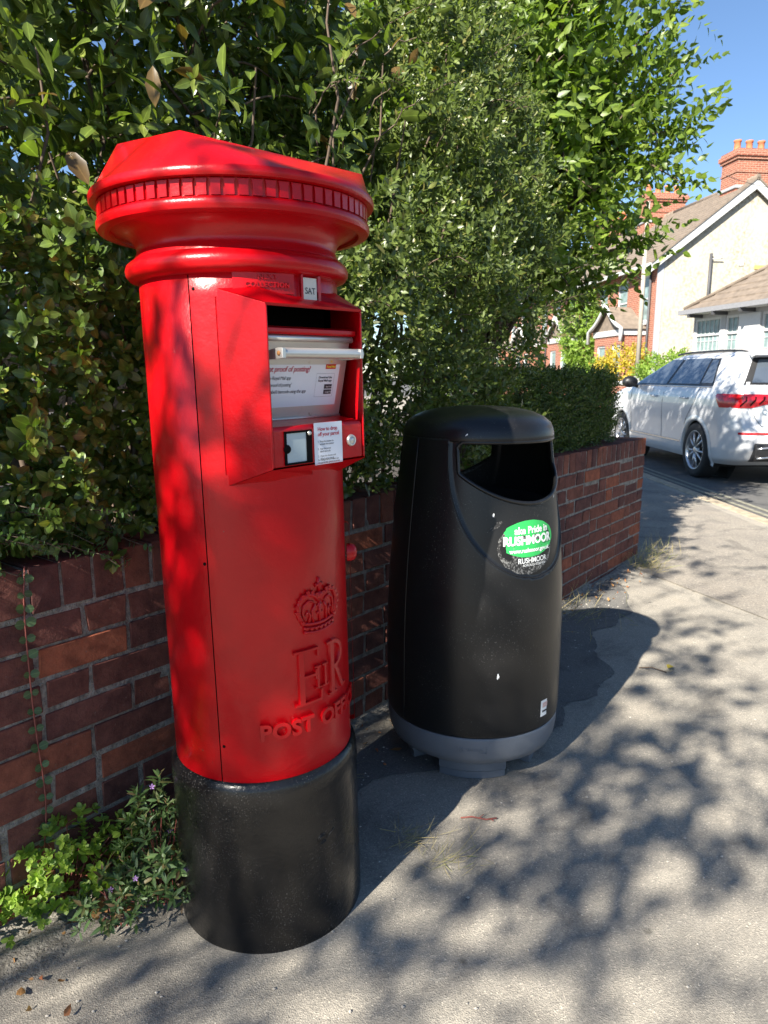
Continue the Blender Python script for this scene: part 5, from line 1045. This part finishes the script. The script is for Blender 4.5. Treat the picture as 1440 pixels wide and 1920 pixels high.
def tuft(label, c, n, spread, sc, seed, mat=None, lay=.5):
    g = np.random.default_rng(seed); root = tag(empty('dry_grass_tuft', (c[0], c[1], 0)), label, 'grass'); P = np.stack([g.normal(size=n) * spread * Wd[0] + g.normal(size=n) * .025 * Nn[0], g.normal(size=n) * spread * Wd[1] + g.normal(size=n) * .025 * Nn[1], np.full(n, .003)], -1)
    A = np.stack([g.normal(size=n) * lay + Nn[0] * lay * .7, g.normal(size=n) * lay + Nn[1] * lay * .7, np.abs(g.normal(size=n)) * .7 + .25], -1); scatter('blades', BLs, P, A, g.uniform(*sc, n), mat or M['straw'], root)
tuft('dry straw grass along the wall foot right of the litter bin', WF(1.65, -.035, 0), 170, .22, (.35, .95), 61)
tuft('bleached grass clump at the far corner of the brick wall', WF(2.80, -.10, 0), 190, .11, (.35, .85), 62, lay=.8)
tuft('wispy grass behind the far corner of the wall by the road', (1.86, 4.75), 90, .10, (.5, .9), 63)
tuft('small dead tuft on the shaded footway beside the black base', (.06, 1.70), 60, .03, (.25, .5), 64, lay=1.2)
tuft('straw coloured tuft at the edge of the pillar box shadow', (.155, 1.60), 60, .03, (.25, .5), 65, lay=1.3)
tuft('thin dry grass between pillar box and litter bin', WF(-.28, -.10, 0), 50, .05, (.5, .9), 66)
DL = [leaf_geo(.055, .036, .5, .35, 'ovate'), leaf_geo(.045, .03, -.4, .5, 'ovate')]
def fallen(label, x, y, k, rz, mat, sc=1, z=.006, tilt=.25, cat='leaf'):
    g = DL[k]; me = np_mesh('fallen_leaf', *g); o = link('fallen_leaf', me, mat, None, (x, y, z + .008), (tilt, .15, rz)); o.scale = (sc,) * 3; tag(o, label, cat)
fallen('large orange dry leaf on the dirt below the feathery weed', -.645, 1.385, 0, 1.0, M['dry'], 1.15, .02)
fallen('curled rusty leaf beside the feathery weed', -.565, 1.425, 1, 2.2, M['dry'], 1.1, .03)
fallen('pale brown leaf under the bright weed', -.665, 1.44, 0, 4.0, M['dry'], .9, .02)
fallen('small red leaf lying in the bottom left corner', -.72, 1.20, 1, .4, M['dry'], .6)
fallen('rust coloured dead leaf beside the litter bin base', .06, 2.15, 1, 1.4, M['dry'], .9)
fallen('bright yellow fallen leaf on the sunny footway beyond the litter bin', 1.19, 2.80, 0, -.9, M['leafY'], .8)
tw = MB().tube([(0, 0, .004), (.03, .004, .007), (.07, -.002, .005), (.10, .006, .006)], .0022, 5).tube([(.05, .001, .006), (.065, .015, .010)], .0014, 4).tube([(.08, .001, .006), (.09, -.012, .009)], .0014, 4)
tag(tw.build('red_twig', M['redstem'], None, (.215, 1.79, 0), (0, 0, -.1)), 'short red twig on the footway at the shadow edge', 'twig')
tw = MB().tube([(0, 0, .004), (.05, .01, .012), (.11, .0, .006)], .0025, 5)
tag(tw.build('dark_twig', M['stem'], None, (1.08, 2.83, 0), (0, 0, -.5)), 'dark stalk lying beside the bright yellow leaf', 'twig')
def grit():
    n = 900; g = np.random.default_rng(71); t = g.uniform(0, 1, n); near = g.random(n) < .65; s = np.where(near, g.uniform(-1.3, 2.9, n), g.uniform(-1.6, 2.0, n)); q = np.where(near, -np.abs(g.normal(size=n)) * .16 - .02, -g.uniform(.1, 1.5, n)); P = WF(s, q, np.full(n, .003)); V = []; F = []; mb = MB()
    for p in P:
        r = g.uniform(.0015, .0045); k = [(r * g.uniform(.7, 1.3) * x, r * g.uniform(.7, 1.3) * y, r * z * .8) for x, y, z in ((1, 0, 0), (0, 1, 0), (-1, 0, 0), (0, -1, 0), (0, 0, 1))]; mb.add([(p[0] + a, p[1] + b, p[2] + c) for a, b, c in k], [(0, 1, 4), (1, 2, 4), (2, 3, 4), (3, 0, 4)])
    tag(mb.build('gravel_litter', simple('grit_stone', (.34, .31, .27), .9, var=.5, scale=3)), 'loose grit scattered over the footway and along the wall foot', 'gravel', None, 'stuff')
    n = 260; s = g.uniform(-1.4, 2.6, n); P = WF(s, -np.abs(g.normal(size=n)) * .10 - .02, np.full(n, .012)); o = scatter('leaf_litter', [(d[0] * .35, d[1], d[2], d[3]) for d in DL], P, g.normal(size=(n, 3)), g.uniform(.5, 1.2, n), M['dry']); tag(o, 'crumbled dead leaves along the foot of the wall', 'leaf litter', None, 'stuff')
grit()
